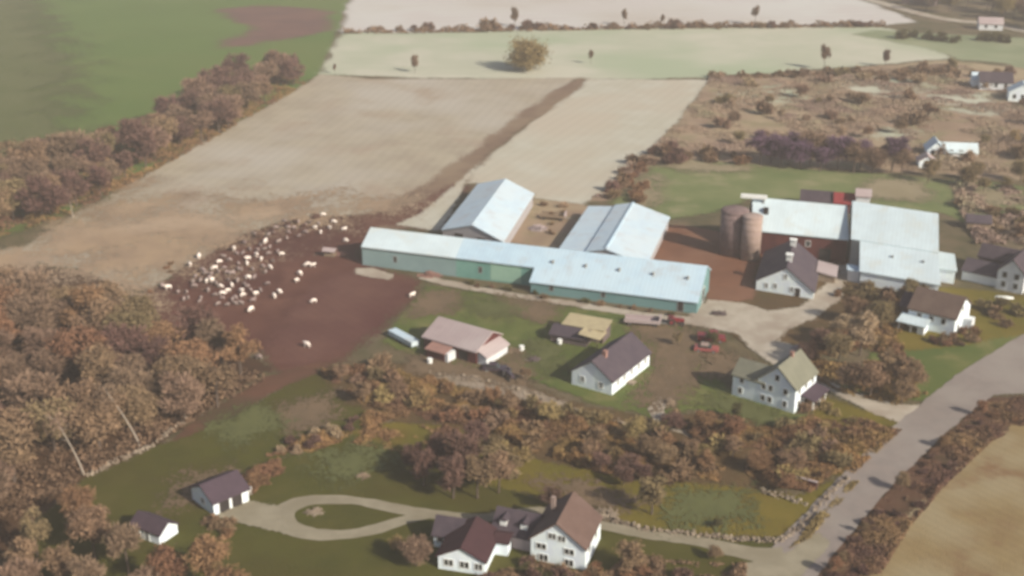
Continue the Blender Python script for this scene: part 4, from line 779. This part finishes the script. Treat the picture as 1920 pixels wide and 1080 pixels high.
# link
gab(root, fr, 'x', ridge(1.6, 7.6, 2.5, 4.6), -6.3, -.02, M['pinkroof'], M['slate'], wname='link_wall', rname='link_roof', ov=.3)
for x in (-4.9, -1.8):
    m = MB(); m.box(fr, x - .5, x + .5, 2.3, 4.0, 2.6, 3.9); d = m.build('dormer', M['trim'], root)
    m = MB(); m.poly_prism([fr.p(x - .65, 2.15, 3.9), fr.p(x + .65, 2.15, 3.9), fr.p(x, 2.15, 4.35)], [fr.p(x - .65, 4.2, 3.9), fr.p(x + .65, 4.2, 3.9), fr.p(x, 4.2, 4.35)]); m.build('dormer_roof', M['slate'], d)
opening(root, fr, 'F', -4.0, .8, .9, .9, M['trim'], M['dark'], at=1.6)
# maroon wing
f2 = Fr((822, 1067), (909, 1080)); L2_ = f2.L
gab(root, f2, 'y', ridge(0, L2_, 2.5, 4.2, .5), 0, 7.6, M['white'], M['maroon'], wname='wing_wall', rname='wing_roof')
for x in (1.5, 3.75, 5.75): opening(root, f2, 'F', x, .85, 1.25 if x < 5 else 1.0, .95, M['trim'], M['glass'], mull=True)
gab(root, f2, 'x', ridge(5.0, 9.4, 2.4, 4.0), -2.2, 1.6, M['white'], M['slate'], wname='side_wall', rname='side_roof')
opening(root, f2, 'F', -1.3, 1.0, .8, .9, M['trim'], M['glass'], at=5.0)
gab(root, f2, 'x', [(5.2, 2.5), (6.6, 2.9), (8.2, 2.4)], L2_ + .02, L2_ + 1.9, M['white'], M['maroon'], wname='passage_wall', rname='passage_roof')

# garage and shed at lower left
fr = Fr((402, 968), (467, 940)); L = fr.L
root = thing('garage', fr.p(L / 2, 3, 0), 'white garage with purple grey roof and open bays facing the gravel apron', 'garage')
fr.v = Vector((-fr.u.y, fr.u.x, 0))
gab(root, fr, 'x', ridge(0, 6.2, 2.5, 4.1), 0, L, M['white'], M['purple'])
for x in (L * .3, L * .66): opening(root, fr, 'F', x, .05, 1.7, 2.0, M['trim'], M['dark'], name='garage_door', inn='dark_panel')
opening(root, fr, 'L', 3, .9, 1.0, .9, M['trim'], M['greytrim'], at=0)
c = W(466, 922); 
fr = Fr((248, 1003), (300, 1023)); L = fr.L
root = thing('shed', fr.p(L / 2, 2, 0), 'small white shed with dark purplish roof at the edge of the lower left wood', 'shed')
gab(root, fr, 'x', ridge(0, 3.6, 1.9, 3.1), 0, L, M['white'], M['purple'], ov=.15)
opening(root, fr, 'F', 1.2, .6, .8, .8, M['trim'], M['greytrim']); opening(root, fr, 'F', 3.0, .05, .9, 1.5, M['trim'], M['greytrim'], name='door', inn='door_panel')

# ------------------------------------------------------------------ stone walls
def stone_wall(pts, label, hgt=.65, wd=.8, den=12.0):
    P = [W(*p) for p in pts]; m = MB(); 
    for i in range(len(P) - 1):
        a, b = P[i], P[i + 1]; n = int((b - a).length * den)
        d = (b - a).normalized(); nn = Vector((-d.y, d.x, 0))
        for k in range(n):
            c = a.lerp(b, rnd.random()) + nn * rnd.gauss(0, wd * .3) + nn * fbm(a.x + k * .1, a.y, .3) * .4
            s = rnd.uniform(.13, .29); z = rnd.random() ** 1.3 * hgt; n8 = rnd.randint(5, 7); a0 = rnd.random() * 6
            r0 = [c + Vector((math.cos(a0 + 6.283 * j / n8) * s * rnd.uniform(.7, 1.1), math.sin(a0 + 6.283 * j / n8) * s * rnd.uniform(.7, 1.1), z - s * .5)) for j in range(n8)]
            r1 = [v.lerp(c + Vector((0, 0, z)), rnd.uniform(.15, .5)) + Vector((0, 0, s * rnd.uniform(.5, .8))) for v in r0]
            m.poly_prism(r0, r1)
    o = m.build('stone_wall', M['stone']); return tag(recenter(o, P[0].lerp(P[-1], .5)), label, 'stone wall')
stone_wall([(158, 896), (215, 868), (285, 838), (320, 808), (352, 788)], 'fieldstone wall between the wood and the lower left lawn')
stone_wall([(1150, 978), (1212, 996), (1300, 1004), (1400, 1014), (1466, 1016), (1500, 990), (1550, 935), (1588, 898)], 'fieldstone wall bending beside the house drive up along the road')
stone_wall([(1425, 922), (1460, 932), (1515, 948)], 'short fieldstone wall in the brush near the road', .7)
stone_wall([(800, 700), (900, 712), (980, 735), (1060, 768), (1110, 782)], 'tumbled stone wall at the lower edge of the farm lawn', .5, 1.6, 4)
stone_wall([(1150, 790), (1190, 800)], 'short heap of pale stones at the left of the footpath', .6, 1.4, 5)
fr = Fr((1440, 893), (1530, 919)); L = fr.L
root = thing('retaining_wall', fr.p(L / 2, 0, 0), 'dark red board fence standing in the brush near the road', 'fence')
m = MB(); m.box(fr, 0, L, 0, .1, .1, 1.3); m.build('boards', M['redwall'], root); m = MB(); m.box(fr, -.1, L + .1, -.1, .3, 1.31, 1.42); m.build('cap', M['pinkroof'], root)
for i in range(5): m = MB(); m.box(fr, L * i / 4 - .08, L * i / 4 + .08, .11, .27, 0, 1.3); m.build('post', M['greyshed'], root)
root.name = 'board_fence'

# ------------------------------------------------------------------ vehicles
def car(px, py, ang, Lc, Wc, prof, cab, paint, label, cat='car', name='parked_car', light=None):
    fr = Fr((px, py), ang=ang); root = thing(name, fr.p(Lc / 2, Wc / 2, 0), label, cat)
    def ext(m, pts, y0, y1): m.poly_prism([fr.p(x, y0, z) for x, z in pts], [fr.p(x, y1, z) for x, z in pts])
    m = MB(); ext(m, [(x * Lc, z) for x, z in prof], 0, Wc); m.build('body', M[paint], root)
    m = MB(); ext(m, [(x * Lc, z) for x, z in cab], .14, Wc - .14); m.build('windows', M['glass'], root)
    m = MB(); xs = [p[0] * Lc for p in cab if p[1] > 1.2]; zt = max(p[1] for p in cab); m.box(fr, min(xs) - .05, max(xs) + .05, .1, Wc - .1, zt, zt + .07); m.build('roof', M[light or paint], root)
    for x in (.19, .8):
        for y in (-.02, Wc - .2):
            m = MB(); m.tube(fr.p(x * Lc, y, .33), fr.p(x * Lc, y + .22, .33), .33, .33, 14); wv = m.build('wheel', M['tyre'], root)
            m = MB(); yy = y - .02 if y < 0 else y + .22; m.tube(fr.p(x * Lc, yy, .33), fr.p(x * Lc, yy + .02, .33), .17, .17, 10); m.build('hub', M['greytrim'], wv)
    return root
SED = [(0, .35), (0, .8), (.04, .92), (.98, .88), (1, .6), (1, .35)]; CAB = [(.17, .9), (.27, 1.38), (.58, 1.4), (.72, .9)]
VAN = [(0, .4), (0, 1.35), (.7, 1.35), (.72, 1.05), (.98, 1.0), (1, .5), (1, .4)]; VCAB = [(.42, 1.3), (.44, 1.9), (.62, 1.9), (.7, 1.3)]
car(1308, 642, -6, 5.4, 2.1, VAN, VCAB, 'carred', 'dark red truck parked behind the faded red car by the gravel yard', 'truck', 'parked_truck')
car(1301, 660, -12, 4.6, 1.9, SED, CAB, 'carpink', 'faded red car with a pale roof parked in front of the dark red truck', light='silopale')
car(904, 698, -8, 4.4, 1.9, SED, CAB, 'cardark', 'dark purple car parked right of the pinkish roofed shed')
def tractor(px, py, ang, paint, label):
    fr = Fr((px, py), ang=ang); root = thing('tractor', fr.p(1.5, .9, 0), label, 'tractor')
    m = MB(); m.poly_prism([fr.p(x, .55, z) for x, z in [(.5, .7), (.5, 1.4), (1.2, 1.45), (3.0, 1.3), (3.1, .7)]], [fr.p(x, 1.25, z) for x, z in [(.5, .7), (.5, 1.4), (1.2, 1.45), (3.0, 1.3), (3.1, .7)]]); m.build('hood', M[paint], root)
    m = MB(); m.box(fr, .0, .6, .6, 1.2, .9, 1.25); m.build('seat', M['tyre'], root)
    for y in (-.05, 1.35):
        m = MB(); m.tube(fr.p(.5, y, .75), fr.p(.5, y + .45, .75), .75, .75, 18); wv = m.build('rear_wheel', M['tyre'], root)
        m = MB(); yy = y - .02 if y < 0 else y + .45; m.tube(fr.p(.5, yy, .75), fr.p(.5, yy + .02, .75), .36, .36, 12); m.build('hub', M[paint], wv)
        m = MB(); m.tube(fr.p(2.7, y + .1, .4), fr.p(2.7, y + .35, .4), .4, .4, 14); m.build('front_wheel', M['tyre'], root)
        m = MB(); m.box(fr, -.2, 1.1, y, y + .42, 1.52, 1.6); m.build('fender', M[paint], root)
    m = MB(); m.tube(fr.p(2.3, .9, 1.3), fr.p(2.3, .9, 2.0), .05, .05, 8); m.build('exhaust', M['greytrim'], root)
tractor(1254, 611, -5, 'carred', 'red tractor at the right end of the pale wagon beside the long barn')
tractor(938, 706, -60, 'cardark', 'dark tractor standing right of the dark purple car')
def wagon(px, py, ang, L, mk, label):
    fr = Fr((px, py), ang=ang); root = thing('wagon', fr.p(L / 2, 1.2, 0), label, 'wagon')
    m = MB(); m.box(fr, 0, L, 0, 2.4, .8, .95); m.build('bed', M[mk], root)
    m = MB(); m.box(fr, 0, L, 0, .1, .955, 1.5); m.build('side_board', M[mk], root); m = MB(); m.box(fr, 0, L, 2.3, 2.4, .955, 1.6); m.build('side_board', M[mk], root)
    m = MB(); m.box(fr, L - .3, L, .12, 2.28, .955, 2.2); m.build('end_board', M['pinkroof'], root)
    for x in (1.0, L - 1.0):
        for y in (.0, 2.15):
            m = MB(); m.tube(fr.p(x, y, .42), fr.p(x, y + .25, .42), .42, .42, 14); m.build('wheel', M['tyre'], root)
    m = MB(); m.box(fr, L, L + 1.3, 1.15, 1.27, .6, .7); m.build('drawbar', M['greytrim'], root)
wagon(1170, 611, -10, 7.2, 'pinkroof', 'long pinkish grey flat wagon beside the long barn')
wagon(1011, 412, -15, 6.5, 'wood', 'pale timber wagon in the yard between the two grey barns')
fr = Fr((608, 482), ang=-15); root = thing('feeder', fr.p(1, 1, 0), 'grey hay feeder with a small roof at the left end of the long barn', 'feeder')
m = MB(); m.box(fr, 0, 2.4, 0, 1.3, .2, .8); m.build('trough', M['wood'], root); gab(root, fr, 'x', ridge(-.1, 1.4, 1.8, 2.2), -.1, 2.5, M['wood'], M['pinkroof'], wall=False, t=.08)
for x in (.05, 2.3):
    for y in (.05, 1.2): m = MB(); m.box(fr, x, x + .1, y, y + .1, 0, 1.8); m.build('post', M['wood'], root)
# barrels and heaps
for px, py, lb in [(806, 682, 'white drum standing below the pinkish roofed shed'), (978, 658, 'small white drum standing by the stones right of the pinkish roofed shed'), (1049, 634 + 12, 'small white drum in front of the low dark shed'), (467, 926, 'white round tank at the right end of the garage')]:
    p = W(px, py); root = thing('drum', p, lb, 'drum'); m = MB(); m.cyl(p, .5, .5, 0, 1.1, 16); m.build('body', M['trim'], root, False)
    for z in (.3, .75): m = MB(); m.cyl(p, .53, .53, z, z + .06, 16); m.build('hoop', M['greytrim'], root)
def heap(px, py, rx, ry_, h, mk, label, n=140):
    p = W(px, py); m = MB()
    for k in range(n):
        a = rnd.random() * 6.28; r = rnd.random() ** .6; c = p + Vector((math.cos(a) * r * rx, math.sin(a) * r * ry_, 0)); z = h * (1 - r) * rnd.random()
        d = Vector((rnd.gauss(0, 1), rnd.gauss(0, 1), rnd.gauss(0, .35))).normalized() * rnd.uniform(.3, .8)
        m.tube(c + Vector((0, 0, z + .1)) - d, c + Vector((0, 0, z + .15)) + d, .09, .06, 5)
    o = m.build('heap', M[mk]); return tag(recenter(o, p), label, 'heap')
heap(806, 518, 2.4, 1.6, 1.2, 'pinkwall', 'reddish heap of boards at the foot of the pale blue barn wall')
heap(1008, 430, 2.2, 2, 1.3, 'pinkroof', 'pale heap of boards in the yard between the grey barns')
heap(1130, 985 - 20, 2.2, 1.2, .8, 'stone', 'pale heap of cut wood right of the tan roofed farmhouse')
heap(590, 962, 1.2, .8, .5, 'stone', 'small pale heap of stones inside the turning loop', 60)
heap(1256, 758, .9, 1.4, .8, 'wood', 'pale heap of timber beside the footpath', 60)

for px, py, rx, ry_, h, mk, lb in [(960, 660, 1.6, 1.2, .9, 'wood', 'pale heap of scrap timber on the bare ground left of the dark low shed'), (1000, 676, 1.2, 1.0, .7, 'greyshed', 'dark heap of scrap on the lawn left of the dark roofed white house'),
    (885, 712, 1.5, .8, .6, 'stone', 'pale heap beside the tumbled wall below the dark purple car'), (1120, 634, 1.4, 1.0, .8, 'greyshed', 'dark heap between the yellowish shed and the dark roofed white house'), (640, 478, 1.2, .8, .6, 'pinkwall', 'reddish heap beside the hay feeder'), (1348, 590, 1.6, 1, .8, 'greyshed', 'dark heap at the right end of the long barn'), (1500, 655, 1.5, 1, .8, 'pinkroof', 'pale heap in the shade at the edge of the tree clump'), (680, 895, .9, .6, .5, 'wood', 'small pale heap on the lawn above the turning loop')]:
    heap(px, py, rx, ry_, h, mk, lb, 70)
# ------------------------------------------------------------------ sheep
def sheep_mesh(graze):
    me = bpy.data.meshes.new('sk'); nz_ = .18 if graze else 0
    V = [(-.42, 0, .62), (-.15, 0, .64), (.15, 0, .64), (.4, 0, .66), (.6, 0, .78 - nz_ * 1.6), (.78, 0, .80 - nz_ * 2.9), (-.55, 0, .55)]
    E = [(0, 1), (1, 2), (2, 3), (3, 4), (4, 5), (0, 6)]; Rr = [.25, .29, .29, .23, .13, .07, .06]
    for x, b in ((-.36, 0), (.34, 3)):
        for s in (-1, 1):
            i = len(V); V += [(x, s * .13, .38), (x + (.03 if b else -.04), s * .13, .2), (x, s * .13, .0)]; E += [(b, i), (i, i + 1), (i + 1, i + 2)]; Rr += [.09, .045, .04]
    me.from_pydata(V, E, []); o = bpy.data.objects.new('sk', me); COL.objects.link(o)
    sk = o.modifiers.new('s', 'SKIN'); lay = me.skin_vertices[0].data
    for i, r in enumerate(Rr): lay[i].radius = (r, r)
    lay[0].use_root = True
    ss = o.modifiers.new('u', 'SUBSURF'); ss.levels = 1
    dg = bpy.context.evaluated_depsgraph_get(); dg.update(); nm = bpy.data.meshes.new_from_object(o.evaluated_get(dg)); bpy.data.objects.remove(o)
    for p in nm.polygons: p.use_smooth = True
    nm.materials.clear(); nm.materials.append(M['wool']); return nm
SH = [sheep_mesh(False), sheep_mesh(True)]
SHEEP = [(385, 355, 1), (525, 390, 1), (322, 412, 1), (495, 435, 1), (415, 450, 0), (440, 525, 1), (478, 522, 1), (535, 560, 1), (590, 592, 1), (548, 612, 1), (680, 595, 1), (690, 625, 1), (785, 615, 1), (750, 725, 1), (885, 430, 1), (730, 500, 1), (728, 370, 1), (722, 400, 1), (785, 345, 1), (820, 370, 1), (630, 300, 1), (795, 305, 0),
         (848, 252, 1), (960, 335, 1), (935, 318, 0), (1145, 412, 1), (1178, 416, 1), (1090, 472, 1), (1070, 520, 1), (945, 600, 1), (912, 632, 1), (1187, 665, 1), (1142, 975, 1), (1250, 60, 1), (1192, 150, 1), (1235, 182, 1), (1295, 150, 1), (1325, 110, 1), (1397, 162, 1), (1408, 240, 1), (172, 572, 1), (130, 555, 0), (280, 650, 0), (390, 665, 0),
         (240, 600, 0), (580, 460, 0), (630, 465, 0), (905, 180, 0), (870, 200, 0), (1080, 110, 0), (980, 105, 0), (1085, 205, 0), (775, 195, 0), (520, 682, 0), (580, 690, 0), (640, 640, 0), (640, 680, 0), (805, 1058, 0), (590, 515, 0), (400, 640, 0), (300, 600, 0), (430, 470, 0), (760, 440, 0), (1010, 150, 0), (700, 255, 0), (660, 400, 0), (1872, 625, 1), (920, 150, 0), (360, 490, 0), (550, 640, 0), (840, 300, 0), (880, 285, 0), (560, 350, 0), (600, 375, 0), (850, 460, 0), (680, 440, 0), (450, 590, 0), (500, 620, 0), (720, 560, 0), (1130, 130, 0), (940, 250, 0), (1000, 220, 0), (475, 470, 0), (350, 560, 0), (615, 555, 1), (650, 330, 0), (760, 660, 0)] + [(int(rnd.gauss(640, 170)), 0, 0) for _ in range(0)] + [(x_, y_, 0) for x_, y_ in ((460, 500), (505, 545), (560, 430), (610, 470), (655, 520), (700, 545), (745, 585), (815, 590), (830, 420), (690, 330), (740, 300), (815, 270), (870, 330), (900, 380), (1010, 180), (1050, 150), (1130, 180), (1160, 110), (1220, 120), (395, 520), (345, 530), (310, 640), (620, 650), (680, 680), (865, 540), (520, 460), (660, 440), (770, 500))]
for i, (x, y, bright) in enumerate(SHEEP):
    p = W(270 + x / 3.724, 390 + y / 3.724); p.z = .07
    lone = {(1142, 975): 'white sheep standing alone on the brown dirt below the flock', (1187, 665): 'white sheep alone on the pale ploughed plot right of the flock', (1872, 625): 'white sheep alone at the right tip of the ploughed plot', (750, 725): 'lowest white sheep of the flock, nearest the wood', (1250, 60): 'white sheep at the very top of the flock against the stubble'}.get((x, y))
    o = bpy.data.objects.new('sheep', SH[i % 2]); COL.objects.link(o); o.location = p; s = (1.3 if bright else 1.1) * rnd.uniform(.82, 1.12)
    o.scale = (s, s * 1.15, s); o.rotation_euler = (0, 0, rnd.uniform(0, 6.28))
    if not bright: o.material_slots[0].link = 'OBJECT'; o.material_slots[0].material = M['woolgrey']
    tag(o, lone or ('white sheep in the flock on the brown dirt paddock' if bright else 'greyish sheep in the flock on the brown dirt paddock'), 'sheep', 'sheep on the dirt paddock')

# ------------------------------------------------------------------ haze
hz = mkobj('haze', [(x, y, z) for z in (-1, 130) for x, y in ((-1000, -60), (1000, -60), (1000, 2200), (-1000, 2200))], [[3, 2, 1, 0], [4, 5, 6, 7], [0, 1, 5, 4], [1, 2, 6, 5], [2, 3, 7, 6], [3, 0, 4, 7]], None)
hm = bpy.data.materials.new('haze'); hm.use_nodes = True; hn = hm.node_tree.nodes; hn.remove(hn['Principled BSDF'])
pv = hn.new('ShaderNodeVolumePrincipled'); pv.inputs['Color'].default_value = (.98, .92, .86, 1); pv.inputs['Density'].default_value = .00038
hm.node_tree.links.new(pv.outputs[0], hn['Material Output'].inputs['Volume']); hz.data.materials.append(hm); tag(hz, 'thin pale autumn haze', 'haze', kind='stuff')
